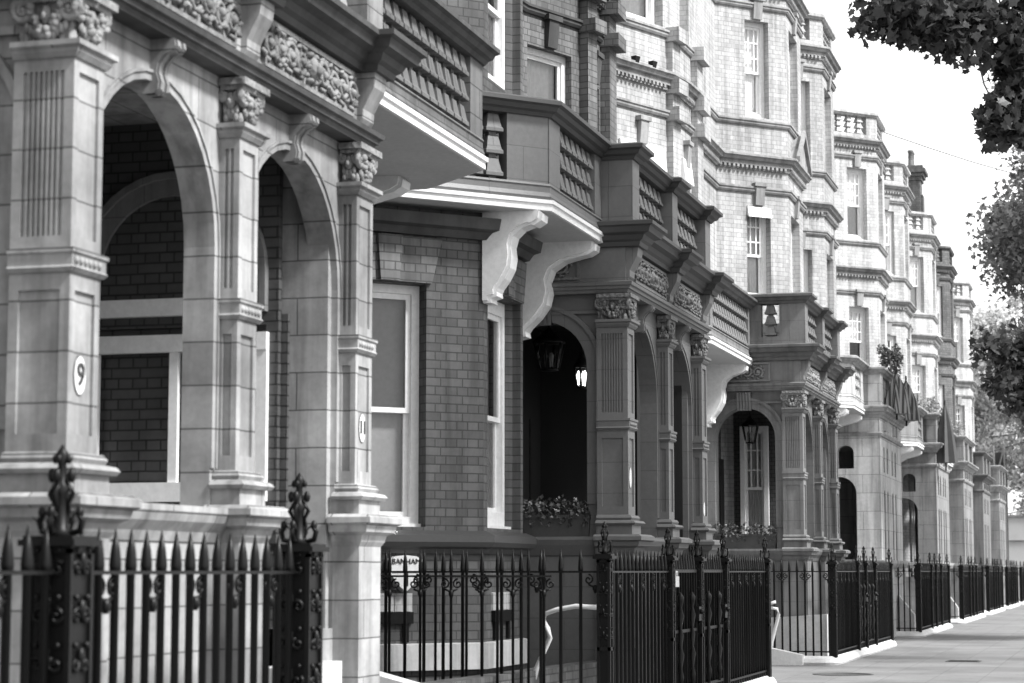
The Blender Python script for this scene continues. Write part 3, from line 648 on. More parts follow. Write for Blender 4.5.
for (p, q, u0, u1) in ((bay2[1], bay2[2], .12, .80), (bay2[2], bay2[3], .25, .80)):  # basement window heads
    l = MB(p, (q[0] - p[0], q[1] - p[1])); l.box(u0, u1, .0, .012, 1.0, 1.16)
    for j in range(int((u1 - u0) / .085)): l.box(u0 + j * .085, u0 + j * .085 + .072, .012, .02, 1.005, 1.155)
    l.build('lintel', 'brick_e', H2)
    l = MB(p, (q[0] - p[0], q[1] - p[1])); l.box(u0, u1, .005, .04, .90, 1.0); l.box(u0 + .04, u0 + .09, .005, .03, .74, .90); l.box(u1 - .09, u1 - .04, .005, .03, .74, .90); l.build('basement_dark_opening', 'iron', H2)  # dark bar and legs coloured in for the dark basement window openings
lamp_wall = MB((14.7, 5.1), (1, -.06)); lamp_wall.wall(5.5, -.2, .50, .2)
rw = lamp_wall.build('garden_wall', 'brick_a'); tag(rw, 'low dark brick area wall below the canted bay, behind the railings', 'wall')
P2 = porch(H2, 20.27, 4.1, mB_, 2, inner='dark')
l = MB((23.97, 6.468), (0, -1)); l.box(0, 1.66, -.02, .03, 1.0, 4.19); l.build('inner_wall', 'dark', P2)  # dark linings added to paint in the shade inside this porch
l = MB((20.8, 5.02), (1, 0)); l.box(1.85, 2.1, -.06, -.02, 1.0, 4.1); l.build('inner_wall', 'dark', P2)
l = MB((20.6, 5.1), (1, 0)); l.box(0, 3.3, -1.3, 0, 4.10, 4.18); l.build('ceiling', 'dark', P2)  # dark sheet added overhead, part of the painted inner shade
bowA = [(20.4, 6.58), (22.9, 6.58), (23.45, 6.52), (24.34, 6.13), (24.42, 6.11), (24.6, 6.06), (25.15, 6.03), (25.55, 6.03), (26.2, 6.2), (26.6, 6.58), (26.9, 6.58)]
facade(H2, bowA, ('brick_b', 'trim_a'), {2: [(.05, .88, 5.75, 7.42)], 5: [(.06, .50, 5.75, 7.2)]}, 4.3, 9.3, strings=True, multi=False, parapet=False)
for i, u0, u1 in ((4, 0.0, .22), (6, .0, .36)):
    p, q = bowA[i], bowA[i + 1]; l = MB(p, (q[0] - p[0], q[1] - p[1])); l.box(u0, u1, -.02, .12, 4.74, 9.25)
    for zz in (7.74, 8.14): l.box(u0 - .03, u1 + .03, -.02, .24, zz, zz + .16)
    l.build('pilaster', 'brick_b', H2)
body(H2, 14.6, 26.9)
cp2 = [(17.15, 5.95), (18.28, 4.85), (20.26, 4.85)]
balcony(H2, cp2, [(20.26, 6.4), (17.3, 6.4)], 4.85, ('stone_b', 'trim_b'), segs=[(0, .1, 1.12), (1, .42, 1.68)], piers=[(0, 1.14, 1.56), (1, .0, .38), (1, 1.72, 1.97)])
corbel(H2, (18.28, 5.42), (1, 0), 0, .50, 3.72, 4.53, .20)
corbel(H2, (20.14, 5.75), (1, 0), 0, .86, 3.55, 4.53, .20)

# house 3: pale brick bow, grey porch and canted bay
H3 = house(33, 'pale brick house with a bowed front and a mid grey porch')
P3 = porch(H3, 32.05, 4.1, mC, 3, side_panel='pierced', inner='brick_in')
bowB = [(26.9, 6.72), (28.3, 6.72), (28.5, 6.66), (29.62, 6.15), (29.98, 6.09), (30.2, 6.06), (30.85, 6.03), (31.45, 6.03), (31.75, 6.25), (31.9, 6.5), (35.5, 6.5), (36.56, 5.44), (38.3, 5.44), (39.3, 6.5)]
facade(H3, bowB, ('brick_c', 'trim_d'), {2: [(.12, 1.19, 5.8, 7.3), (.12, 1.19, 9.1, 10.8)], 5: [(.06, .60, 5.8, 7.2), (.06, .60, 9.1, 10.8)], 10: [(.62, 1.12, 5.95, 7.55), (.62, 1.12, 9.1, 10.8)], 11: [(.3, 1.3, 5.95, 7.5), (.3, 1.3, 9.1, 10.8)]}, -.2, 11.5, parapet=True)
for i, u0, u1 in ((3, 0.05, .36), (6, .06, .5)):
    p, q = bowB[i], bowB[i + 1]; l = MB(p, (q[0] - p[0], q[1] - p[1])); l.box(u0, u1, -.02, .10, 4.74, 9.0)
    for zz in (7.74, 8.14, 8.9): l.box(u0 - .03, u1 + .03, -.02, .21, zz, zz + .2)
    l.build('pilaster', 'brick_c', H3)
for i, u0, u1 in ((2, .12, 1.19), (5, .06, .60)):
    p, q = bowB[i], bowB[i + 1]; l = MB(p, (q[0] - p[0], q[1] - p[1])); l.prof_u(u0 + .02, u1 - .02, [(-.08, 7.32), (.03, 7.32), (.07, 6.98), (.05, 6.98), (-.08, 7.0)]); l.build('window_awning', 'white', H3)
p, q = bowB[10], bowB[11]; l = MB(p, (q[0] - p[0], q[1] - p[1])); l.prof_u(.63, 1.11, [(-.1, 7.54), (.02, 7.54), (.06, 7.36), (.03, 7.36), (-.1, 7.5)]); l.build('window_awning', 'white', H3)
p, q = bowB[11], bowB[12]; l = MB(p, (q[0] - p[0], q[1] - p[1])); l.prof_v(-.05, .14, [(.2, 8.44), (1.5, 8.44), (.85, 9.0)]); l.prof_v(.14, .2, [(.1, 8.40), (.85, 8.98), (1.6, 8.40), (1.6, 8.50), (.85, 9.1), (.1, 8.50)]); l.build('pediment', 'trim_d', H3)
body(H3, 26.9, 39.5)
balcony(H3, [(28.2, 5.9), (28.75, 5.37), (32.04, 5.37)], [(32.04, 6.0), (28.2, 6.2)], 5.37, ('stone_c', 'trim_c'), segs=[(1, .25, 3.1)], piers=[(0, 0, .75), (1, 0, .22), (1, 3.12, 3.28)], zt=-.1)
corbel(H3, (28.75, 6.05), (1, 0), 0, .60, 3.6, 4.43, .2); corbel(H3, (31.85, 6.03), (1, 0), 0, .62, 3.5, 4.43, .2)
w = MB((35.75, 6.42), (0, -1)); w.box(0, 1.3, 0, .04, 1.0, 4.2); w.build('inner_wall', 'brick_in', P3)
sash(H3, (35.72, 6.30), (0, -1), .15, .62, 1.75, 3.75, .21, 'curtain', True)

# further houses: plainer pale porches with small paired arches
def plain_porch(h, s0, W, main, trim, dark=1):
    O = (s0, 4.6); mb = MB(O)
    slots = [(.55, .85), (1.15, 1.45), (2.1, 2.4), (2.7, 3.0)]
    mb.wall(W, -.2, 4.0, .3, [(a, b, 1.55, 2.95, .15) for a, b in slots] + [(a, b, 3.3, 3.82, .15) for a, b in slots], v=0)
    mb.frame((s0, 6.5), (0, -1)); mb.wall(1.6, -.2, 3.25, .3, [(.75, 1.42, 1.2, 3.2, .33)], v=0)
    mb.wall(1.6, 3.25, 4.0, .3, [(.62, .92, 3.36, 3.82, .15), (1.05, 1.38, 3.36, 3.82, .15)], v=0)
    mb.frame((s0 + W, 4.9), (0, 1)); mb.wall(1.6, -.2, 4.0, .3, v=0)
    mb.poly([(s0 + .3, 4.9), (s0 + W - .3, 4.9), (s0 + W - .3, 6.5), (s0 + .3, 6.5)], 3.9, 4.0)
    P_ = mb.build('porch', main, h)
    line = [(s0, 6.48), (s0, 4.6), (s0 + W, 4.6), (s0 + W, 6.48)]
    e = MB(); e.sweep(line, [(-.2, 1.42), (.06, 1.42), (.1, 1.5), (.1, 1.56), (-.2, 1.58)]); e.build('string_course', trim, P_); e = MB(); e.sweep(line, [(-.3, 4.0), (.03, 4.0), (.05, 4.05), (.03, 4.08), (-.3, 4.08)]); e.build('string_course', trim, P_)
    e = MB(O); e.sweep(line, [(-.3, 4.08), (-.0, 4.08), (-.0, 4.36), (-.3, 4.36)])
    for a in (.7, 2.4): e.box(a, a + .34, 0, .05, 4.14, 4.30); e.box(a + .14, a + .20, .05, .09, 4.10, 4.34)
    e.build('entablature', main, P_)
    e = MB(); e.sweep(line, zs(CORNICE, -.14)); e.poly([(s0 + .1, 4.7), (s0 + W - .1, 4.7), (s0 + W - .1, 6.48), (s0 + .1, 6.48)], 4.40, 4.55); e.build('cornice', trim, P_)
    e = MB(); e.sweep(line, [(-.2, 4.6), (-.04, 4.6), (-.04, 5.22), (-.2, 5.22)])
    e.frame(O, (1, 0))
    for a, b in ((0, .4), (1.7, 2.1), (W - .4, W)): e.box(a, b, -.22, .03, 4.6, 5.22)
    e.build('parapet', main, P_)
    e = MB(); e.sweep(line, zs(COPING, -.15)); e.build('coping', trim, P_)
    return P_
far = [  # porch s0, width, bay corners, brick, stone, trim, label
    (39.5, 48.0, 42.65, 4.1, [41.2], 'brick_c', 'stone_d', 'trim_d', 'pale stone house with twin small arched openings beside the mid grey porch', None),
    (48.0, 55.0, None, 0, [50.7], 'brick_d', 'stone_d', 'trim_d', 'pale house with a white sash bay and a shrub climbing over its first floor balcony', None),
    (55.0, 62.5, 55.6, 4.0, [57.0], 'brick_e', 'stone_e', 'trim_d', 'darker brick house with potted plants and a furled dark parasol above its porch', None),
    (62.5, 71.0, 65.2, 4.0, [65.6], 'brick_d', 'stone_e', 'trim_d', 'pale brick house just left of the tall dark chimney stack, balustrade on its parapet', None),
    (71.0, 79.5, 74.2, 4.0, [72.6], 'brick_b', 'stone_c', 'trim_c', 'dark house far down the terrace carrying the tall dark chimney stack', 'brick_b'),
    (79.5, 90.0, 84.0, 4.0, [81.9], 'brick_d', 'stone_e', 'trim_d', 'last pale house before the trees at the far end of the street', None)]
for (x0, x1, s0, W, cs, br, st, tr, lab, stack) in far:
    h = house((x0 + x1) / 2, lab); path = [(x0 - (.18 if x0 == 39.5 else -.003), 6.5)]; wins = {}
    for c in cs:
        wins[len(path)] = [(.62, 1.2, 5.95, 7.5), (.62, 1.2, 9.1, 10.8)]; wins[len(path) + 1] = [(.3, 1.3, 5.95, 7.5), (.3, 1.3, 9.1, 10.8)]
        path += canted(c)
    path.append((x1, 6.5))
    facade(h, path, (br, tr), wins, -.2, 11.5, covers=('half', 'curtain'))
    body(h, x0, x1, stack=stack)
    if s0: plain_porch(h, s0, W, st, tr)
    if s0 and s0 < 70:
        d = MB(); d.tube([(x0 + .5, 6.40, 0), (x0 + .5, 6.40, 11.3)], .05, 8, True); d.build('downpipe', 'trim_d', h)
        balcony(h, [(s0 - 2.6, 5.6), (s0 - 1.9, 4.9), (s0 - .01, 4.9)], [(s0 - .01, 6.4), (s0 - 2.6, 6.4)], 4.9, (st, tr), segs=[(1, .6, 1.4)], piers=[(0, .0, .98), (1, 0, .55), (1, 1.45, 1.88)], zt=-.12)
        corbel(h, (s0 - .2, 6.0), (1, 0), 0, 1.05, 3.3, 4.4, .2); corbel(h, (s0 - 1.9, 5.9), (1, 0), 0, .9, 3.4, 4.4, .2)
    elif not s0:
        l = MB(); l.sweep([(49.6, 6.4), (50.7, 5.3), (52.4, 5.3), (53.4, 6.4)], [(-.2, 4.5), (.05, 4.5), (.05, 5.3), (.1, 5.32), (.1, 5.42), (-.2, 5.42)]); l.build('balcony', st, h)
#__DETAILS__
# ------------------------------------------------------------------ iron railings
RD = 4.14
def bar_mesh(z0, r=.0125, tip=1.53):
    mb = MB(); mb.lathe(0, 0, [(r, z0), (r, 1.345), (r * 1.35, 1.35), (r * 1.45, 1.375), (r * 1.1, 1.44), (.002, tip)], 7)
    o = mb.build('bar', 'iron'); me = o.data; bpy.data.objects.remove(o); return me
BAR = {}
def bars(root, a, b, pitch, z0, r=.015, n=None):
    key = (z0, r)
    if key not in BAR: BAR[key] = bar_mesh(z0, r)
    L = math.hypot(b[0] - a[0], b[1] - a[1]); n = n or max(1, int(round(L / pitch)))
    for i in range(n):
        t = (i + .5) / n; o = bpy.data.objects.new('bar', BAR[key]); COL.objects.link(o); o.parent = root
        o.location = Vector((a[0] + (b[0] - a[0]) * t, a[1] + (b[1] - a[1]) * t, 0)) - root.location
        o.rotation_euler = (0, 0, rnd.uniform(0, 3))
def rails(root, a, b, pitch, z0, scroll=3, zr=1.335):
    L = math.hypot(b[0] - a[0], b[1] - a[1]); mb = MB(a, (b[0] - a[0], b[1] - a[1])); n = max(1, int(round(L / pitch)))
    mb.box(0, L, -.024, .024, zr, zr + .016); mb.box(0, L, -.018, .018, z0 + .07, z0 + .09)
    if scroll:
        for i in range(0, n, scroll):
            c = L * (i + .5) / n
            for sg in (-1, 1):
                mb.tube(spiral(c + sg * .055, 0, zr - .055, .042, 1.3, sg, math.pi * .5), .008, 5); mb.tube([(c, 0, zr - .14), (c + sg * .02, 0, zr - .11), (c + sg * .055, 0, zr - .097)], .009, 5)
            mb.lathe(c, 0, [(.012, zr - .165), (.021, zr - .14), (.021, zr - .125), (.014, zr - .1)], 6)
    return mb.build('rail', 'iron', root)
def post(root, s, d, z0, w=.17, foot=None, tip=1.80, zp0=.55):
    mb = MB((s, d), (1, 0)); h = w / 2; e = .014
    mb.box(-h + e, h - e, -h + e, h - e, z0, 1.44)
    for a in (-1, 1):
        for b in (-1, 1): mb.box(a * h - .012 + (-.012 if a > 0 else .012), a * h + .012 + (-.012 if a > 0 else .012), b * h - .012 + (-.012 if b > 0 else .012), b * h + .012 + (-.012 if b > 0 else .012), z0, 1.44)
    for zz in (zp0 - .02, 1.42): mb.box(-h, h, -h, h, zz, zz + .03)
    mb.box(-h - .025, h + .025, -h - .025, h + .025, 1.45, 1.475); mb.box(-h - .01, h + .01, -h - .01, h + .01, 1.475, 1.49)
    p = mb.build('post', 'iron', root)
    o = MB((s, d), (1, 0)); q = random.Random(int(s * 10))
    for fr in (((s, d), (1, 0)), ((s, d), (0, -1))):      # cast scrollwork on the front and on the near flank
        o.frame(*fr); vv = h - .004
        n = max(2, int((1.42 - zp0) / .17))
        for i in range(n):
            zc = zp0 + .09 + (1.40 - zp0 - .1) * i / (n - 1) * .95
            for sg in (-1, 1):
                o.tube(spiral(sg * w * .19, vv, zc, w * .17, 1.2, sg * (1 if i % 2 else -1), q.uniform(0, 3), 10), w * .055, 5)
                o.ball(sg * w * .24, vv + .004, zc + .075, w * .07, w * .07, w * .07, 6, 4)
            o.ball(0, vv + .004, zc + .03, w * .09, w * .2, w * .09, 6, 4)
    o.build('scrollwork', 'iron', p)
    f = MB((s, d), (1, 0)); H = tip - 1.49
    f.lathe(0, 0, [(w * .3, 1.49), (w * .16, 1.52), (w * .13, 1.49 + H * .45), (w * .2, 1.49 + H * .52), (w * .11, 1.49 + H * .58), (w * .09, 1.49 + H * .78), (w * .16, 1.49 + H * .88), (.003, tip)], 8)
    for k in range(4):
        a = math.pi / 2 * k; ca, sa = math.cos(a), math.sin(a)
        f.tube([(ca * x, sa * x, z) for x, z in ((w * .2, 1.50), (w * .42, 1.51), (w * .48, 1.55), (w * .36, 1.59), (w * .22, 1.56), (w * .15, 1.62), (w * .26, 1.66), (w * .18, 1.69), (w * .08, 1.72))], [w * q for q in (.06, .075, .075, .065, .05, .05, .06, .045, .02)], 6)
        f.ball(ca * w * .42, sa * w * .42, 1.585, w * .09, w * .14, w * .09, 6, 4); f.ball(ca * w * .22, sa * w * .22, 1.49 + H * .66, w * .09, w * .16, w * .09, 6, 4); f.ball(ca * w * .15, sa * w * .15, 1.49 + H * .84, w * .07, w * .1, w * .07, 6, 4)
    f.build('finial', 'iron', p)
def gate(s0, s1, z0, label):
    g_ = thing('area_gate', label, 'gate', (s0, RD, z0), 'iron gates in the area railings')
    L = s1 - s0; mb = MB((s0, RD)); a, b = .10, L - .10
    for zz in (.20, .76, 1.335): mb.box(a, b, -.018, .018, zz, zz + .03)
    mb.box(a, a + .035, -.017, .017, .12, 1.335); mb.box(b - .035, b, -.017, .017, .12, 1.335)
    mb.build('gate_frame', 'iron', g_)
    bars(g_, (s0 + a + .05, RD), (s0 + b - .05, RD), .13, .12)
    for k in (.30, .70):
        d = MB((s0, RD - .03)); c = L * k
        d.lathe(c, 0, [(.012, .22), (.03, .35), (.012, .42), (.035, .55), (.014, .62), (.03, .74), (.012, .8), (.036, .92), (.015, 1.0), (.03, 1.06), (.035, 1.1), (.004, 1.15)], 8); d.build('dog_bar', 'iron', g_)
    l = MB((s0, RD)); l.box(b - .12, b - .0, .02, .06, .86, 1.0); l.ball(b - .06, .075, .95, .028); l.build('lock', 'iron', g_)
def railing(s0, s1, z0, label, posts, gaps=(), ret=6.3, pitch=.15, first=None, rr=.015, w=.115, tip=1.76, zp0=.72):
    r = thing('area_railing', label, 'railing', (s0, RD, 0), 'black iron area railings')
    edges = [first if first is not None else s0] + [x for q in gaps for x in q] + [s1]
    for i in range(0, len(edges), 2):
        a, b = edges[i], edges[i + 1]
        rails(r, (a, RD), (b, RD), pitch, z0); bars(r, (a + .05, RD), (b - .05, RD), pitch, z0, rr)
    rp_ = .165 if s0 < 30 else .115
    if ret: rails(r, (s0, ret), (s0, RD), rp_, z0); bars(r, (s0, ret), (s0, RD + .12), rp_, z0)
    for x in posts: post(r, x, RD, .10, w, tip=tip, zp0=zp0)
    return r
def white_kerb(s0, s1, ret=6.2):
    mb = MB(); r = .16; pr = [(-.22, -.02), (.09, -.02), (.11, .03), (.08, .085), (.02, .12), (-.22, .12)]
    arc = lambda cx, cy, a0, a1: [(cx + r * math.cos(a0 + (a1 - a0) * i / 6), cy + r * math.sin(a0 + (a1 - a0) * i / 6)) for i in range(7)]
    x0, x1, y = s0 - .1, s1 + .25, RD
    mb.sweep([(x0, ret)] + arc(x0 + r, y + r, math.pi, 1.5 * math.pi) + arc(x1 - r, y + r, 1.5 * math.pi, 2 * math.pi) + [(x1, ret)], pr)
    return struct(mb.build('kerb', 'kerb'))
railing(2.5, 10.5, .1, 'big blurred railing at the left edge in front of the stone porch numbered 9', [7.89, 10.5], ret=None, first=5.5, pitch=.153, rr=.019, w=.20, tip=1.86, zp0=.7)
white_kerb(2.5, 10.5)
railing(17.35, 25.55, .1, 'long black railing with a right angled corner before the dark brick bay and grey porch', [17.35, 19.9, 21.33, 22.78, 25.55], [(19.9, 22.78)], ret=6.3)
gate(19.9, 21.33, 0, 'iron gate with a padlock tag hanging by its left post'); gate(21.33, 22.78, 0, 'iron gate directly right of the gate carrying the pale padlock tag')
white_kerb(17.35, 25.55)
railing(31.65, 39.5, .1, 'black railing round the mid grey porch, with a white kerb and pale handrail', [31.65, 34.5, 35.6, 36.95, 39.5], [(34.5, 36.95)], ret=6.3)
gate(34.5, 35.6, 0, 'left one of the pair of gates before the mid grey porch'); gate(35.6, 36.95, 0, 'right one of the pair of gates before the mid grey porch')
white_kerb(31.65, 39.5)
FR = [(45.1, 52.6, 'black railing in front of the pale stone house with small paired arches'), (57.1, 65.2, 'black railing before the darker brick house with potted plants'), (68.1, 75.8, 'distant black railing, third before the pale hoarding'), (79.1, 86.4, 'small distant railing, second before the pale hoarding'), (89.7, 97, 'last tiny railing below the pale hoarding')]
for i, (a, b, lab) in enumerate(FR):
    railing(a, b, .1, lab, [a, a + 2.8, a + 4.0, a + 5.4, b], ret=6.3, pitch=.18 if i else .16); white_kerb(a, b)
# inner stair railing and handrails of the near area
sr = thing('stair_railing', 'thin spiked iron rail guarding the area steps, behind the corner of the long railing', 'railing', (17.0, 5.0, 0))
rails(sr, (16.6, 6.35), (17.0, 4.5), .13, .35, 2, 1.30); bars(sr, (16.6, 6.35), (17.0, 4.5), .13, .35, .012)
h = MB(); h.tube([(18.0, 4.35, 1.04), (18.0, 4.55, 1.05), (18.0, 4.72, 1.02), (18.0, 4.82, .985), (18.0, 4.84, .93), (18.0, 4.80, .86), (18.0, 4.78, .78), (18.0, 4.9, .52), (18.0, 5.0, .1)], .022, 8, True)
hm = h.build('handrail', 'steel'); tag(hm, 'pale bent tube handrail going down behind the long railing, below the dark side arch', 'handrail')
h = MB(); h.tube([(31.5, 4.95, .90), (31.5, 5.03, .88), (31.5, 5.04, .82), (31.5, 4.93, .80), (31.5, 4.91, .72), (31.5, 5.02, .3), (31.5, 5.06, .05)], .025, 8, True)
hm = h.build('handrail', 'steel'); tag(hm, 'white hooked handrail beside the white ramped step wall', 'handrail')
h = MB(); h.tube([(32.8, 5.0, .92), (32.8, 4.75, .92), (32.8, 4.62, .82), (32.8, 4.52, .2)], .025, 8, True); h.tube([(32.8, 4.9, .92), (32.8, 4.9, .1)], .02, 8, True)
hm = h.build('handrail', 'iron'); tag(hm, 'black stair handrail inside the railing of the mid grey porch', 'handrail')
# white ramped flank walls of the area steps
def ramp_wall(s, d0, d1, zlo, zhi, label, t=.25, z0=-.02):
    mb = MB((s, 0), (1, 0)); mb.prof_u(0, t, [(-d0, z0), (-d0, zlo), (-d1, zhi), (-d1, z0)])
    o = mb.build('step_wall', 'kerb'); return tag(o, label, 'wall')
ramp_wall(31.30, 4.55, 5.9, .14, .42, 'white ramped step wall meeting the pavement beside the hooked handrail')
ramp_wall(31.80, 4.25, 6.3, .72, .58, 'white stair wall standing behind the bars of the railing round the mid grey porch', .14)
ramp_wall(45.3, 4.25, 4.56, .45, .85, 'white sloping stair wall behind the railing of the pale stone house')
ramp_wall(15.3, 4.7, 5.95, .40, .72, 'white sloping step wall at the foot of the numbered stone porch')
ramp_wall(57.3, 4.25, 4.56, .4, .85, 'white sloping stair wall behind the railing of the darker house with plants')
# padlock tag
mb = MB((20.06, RD - .03), (1, 0)); mb.poly([(20.02, RD - .05), (20.18, RD - .05), (20.18, RD - .03), (20.02, RD - .03)], 1.20, 1.30)
mb.tube([(.0, .01, 1.29), (.02, .01, 1.345), (.06, .01, 1.345), (.08, .01, 1.29)], .01, 6)
tag(mb.build('padlock', 'steel'), 'pale padlock tag hanging on the gate post', 'padlock')

# ------------------------------------------------------------------ writing
def text_mesh(body_, size, mat, name, loc, rot, parent=None, depth=.004):
    cu = bpy.data.curves.new(name, 'FONT'); cu.body = body_; cu.size = size; cu.extrude = depth; cu.align_x = 'CENTER'; cu.align_y = 'CENTER'; cu.offset = 0.0
    t = bpy.data.objects.new(name, cu); COL.objects.link(t); dg = bpy.context.evaluated_depsgraph_get(); me = bpy.data.meshes.new_from_object(t.evaluated_get(dg)); bpy.data.objects.remove(t)
    me.materials.clear(); me.materials.append(M[mat]); me.transform(Matrix.Translation(loc) @ rot)
    o = bpy.data.objects.new(name, me); COL.objects.link(o)
    if parent: o.parent = parent
    return o
def oval(s, z, a, b, txt, label, d=4.622, ts=.14):
    t = thing('number_plaque', label, 'number plaque', (s, d, z), 'oval house number plaques')
    mb = MB((s, d)); n = 28
    for e, v0, v1, m in ((1.0, 0, .012, 'plaque'), ):
        mb.add([mb.P(a * math.cos(2 * math.pi * i / n), v, z + b * math.sin(2 * math.pi * i / n)) for v in (v0, v1) for i in range(n)], [tuple(range(n)), tuple(range(n, 2 * n))] + [(i, (i + 1) % n, n + (i + 1) % n, n + i) for i in range(n)])
    mb.build('plate', 'plaque', t)
    rim = MB((s, d)); rim.tube([(a * math.cos(2 * math.pi * i / n), .008, z + b * math.sin(2 * math.pi * i / n)) for i in range(n + 1)], .0045, 5); rim.build('rim', 'ink', t)
    if txt:
        o = text_mesh(txt, ts, 'ink', 'numeral', (s, d - .016, z), Matrix.Rotation(R(90), 4, 'X')); o.parent = t; o.matrix_parent_inverse = Matrix.Translation(-t.location)
oval(8.94, 2.245, .055, .09, '9', 'white oval plaque with a black 9 on the corner stone pier', ts=.15)
oval(12.76, 2.245, .055, .09, '11', 'white oval number plaque on the porch pier beside the sash window', ts=.12)
oval(20.42, 2.25, .05, .10, '', 'small blank looking white plaque on the corner pier of the grey painted porch')
oval(24.22, 2.05, .045, .08, '', 'small white plaque on the last pier of the grey painted porch')
p, q = bay2[1], bay2[2]; al = thing('alarm_box', 'white shield shaped alarm box on the brick below the bay window', 'alarm box', (17.6, 6.0, 1.2))
mb = MB(p, (q[0] - p[0], q[1] - p[1])); c0 = .70
mb.prof_v(.0, .09, [(c0 - .17, 1.44), (c0 - .1, 1.475), (c0, 1.485), (c0 + .1, 1.475), (c0 + .17, 1.44), (c0 + .155, 1.34), (c0 + .08, 1.24), (c0, 1.17), (c0 - .08, 1.24), (c0 - .155, 1.34)]); mb.build('casing', 'plaque', al)
ang = math.atan2(q[1] - p[1], q[0] - p[0]); P0 = mb.P(c0, .094, 1.43)
o = text_mesh('BANHAM', .066, 'ink', 'lettering', P0, Matrix.Rotation(ang, 4, 'Z') @ Matrix.Rotation(R(90), 4, 'X')); o.parent = al; o.matrix_parent_inverse = Matrix.Translation(-al.location)
mb = MB(p, (q[0] - p[0], q[1] - p[1])); mb.box(c0 - .13, c0 + .13, .09, .094, 1.335, 1.35); mb.box(c0 - .02, c0 + .02, .09, .094, 1.22, 1.335); mb.build('emblem', 'ink', al)

# ------------------------------------------------------------------ things in and on the porches
def lantern(loc, label, lit, r=.13, h=.30):
    x, y, z = loc; t = thing('hanging_lantern', label, 'lantern', loc)
    f = MB((x, y)); f.lathe(0, 0, [(r * .62, z - h), (r * .66, z - h - .02)], 6); f.lathe(0, 0, [(r * 1.08, z), (r * 1.1, z + .02), (r * .3, z + .12), (.02, z + .16)], 6); f.tube([(0, 0, z + .15), (0, 0, 4.19)], .01, 5)
    for j in range(6):
        a = 2 * math.pi * j / 6; f.tube([(r * .64 * math.cos(a), r * .64 * math.sin(a), z - h), (r * 1.02 * math.cos(a), r * 1.02 * math.sin(a), z)], .009, 5)
    f.build('lantern_frame', 'iron', t)
    g_ = MB((x, y)); g_.lathe(0, 0, [(r * .62, z - h), (r, z)], 6, False); g_.build('lantern_glass', 'glass', t)
    b = MB((x, y))
    for j in range(3): b.lathe(.04 * math.cos(2.1 * j), .04 * math.sin(2.1 * j), [(.008, z - h + .02), (.014, z - h + .1), (.02, z - h + .13), (.004, z - h + .17)], 6)
    b.build('bulb', 'glow' if lit else 'blind', t)
lantern((21.3, 5.66, 3.68), 'dark hanging lantern just inside the side arch of the grey painted porch', False, .16, .26)
lantern((21.5, 5.36, 3.44), 'lit glass lantern glinting inside the side arch of the grey painted porch', True, .085, .2)
lantern((33.6, 5.65, 3.62), 'dark hanging lantern inside the arch of the mid grey porch', False, .13, .25)
def foliage(mb, c, r, n, size, q, fan=False):
    for i in range(n):
        while True:
            x, y, z = (q.uniform(-1, 1) for _ in range(3))
            if x * x + y * y + z * z <= 1: break
        mb.leaf((c[0] + x * r[0], c[1] + y * r[1], c[2] + z * r[2]), size * q.uniform(.6, 1.3), (q.gauss(0, 1), q.gauss(0, 1) - .3, q.gauss(0, 1) + .6), q.uniform(0, 6.28), fan)
def flower_box(s, d0, d1, z0, label, seed, trail=.06, pet=18, leafm='leaf_dark'):
    q = random.Random(seed); t = thing('flower_box', label, 'flower box', (s, (d0 + d1) / 2, z0), None)
    b = MB((s, d1), (0, -1)); L = d1 - d0; b.taper(.02, L - .02, -.2, 0, z0, z0 + .20, .015); b.box(.0, L, -.22, .03, z0 + .20, z0 + .235); b.build('planter', 'planter', t)
    f = MB()
    for i in range(9): 
        y = d0 + L * (i + .5) / 9; foliage(f, (s - .02 + .1 - .1, y, z0 + .29 + q.uniform(-.02, .05)), (.11, L / 14, .10), 26, .055, q)
        if q.random() < .6: foliage(f, (s - .06, y, z0 + .2), (.03, .04, trail + .03), 8, .05, q)
    f.build('foliage', leafm, t)
    p_ = MB()
    for i in range(pet):
        y = q.uniform(d0, d1); foliage(p_, (s - .08 + q.uniform(-.03, .05), y, z0 + q.uniform(.2, .38)), (.02, .02, .02), 6, .035, q)
    p_.build('flowers', 'petal', t)
flower_box(20.36, 5.0, 5.68, 1.66, 'dark flower box in the side arch of the grey painted porch', 3, pet=10)
flower_box(32.15, 5.03, 5.97, 1.67, 'dark flower box with trailing pale flowers in the mid grey porch', 4, .12, 30)
def shrub(loc, r, n, label, seed, leafm='leaf'):
    q = random.Random(seed); t = thing('potted_shrub', label, 'plant', loc, None); x, y, z = loc
    p_ = MB((x, y)); p_.lathe(0, 0, [(.13, z), (.18, z + .28), (.2, z + .3), (.2, z + .33), (.16, z + .33)], 10); p_.build('plant_pot', 'planter', t)
    s_ = MB((x, y))
    for k in range(5): s_.tube([(0, 0, z + .3), (r[0] * .3 * math.cos(k * 1.3), r[1] * .3 * math.sin(k * 1.3), z + .3 + r[2] * .7), (r[0] * .6 * math.cos(k * 1.3 + .4), r[1] * .6 * math.sin(k * 1.3 + .4), z + .35 + r[2] * 1.4)], [.02, .014, .006], 5)
    s_.build('stem', 'bark', t)
    f = MB()
    for k in range(7): foliage(f, (x + q.uniform(-.6, .6) * r[0], y + q.uniform(-.6, .6) * r[1], z + .35 + r[2] * (1 + q.uniform(-.6, .7))), (r[0] * .5, r[1] * .5, r[2] * .4), n // 7, .09, q)
    f.build('foliage', leafm, t)
shrub((47.6, 4.9, 5.1), (.4, .3, .5), 420, 'leafy shrub spilling over the coping behind the striped parasols', 1, 'leaf_dark')
shrub((51.5, 5.45, 4.95), (.5, .3, .6), 420, 'dark shrub on the balcony of the white sash bay house', 11, 'leaf_dark')
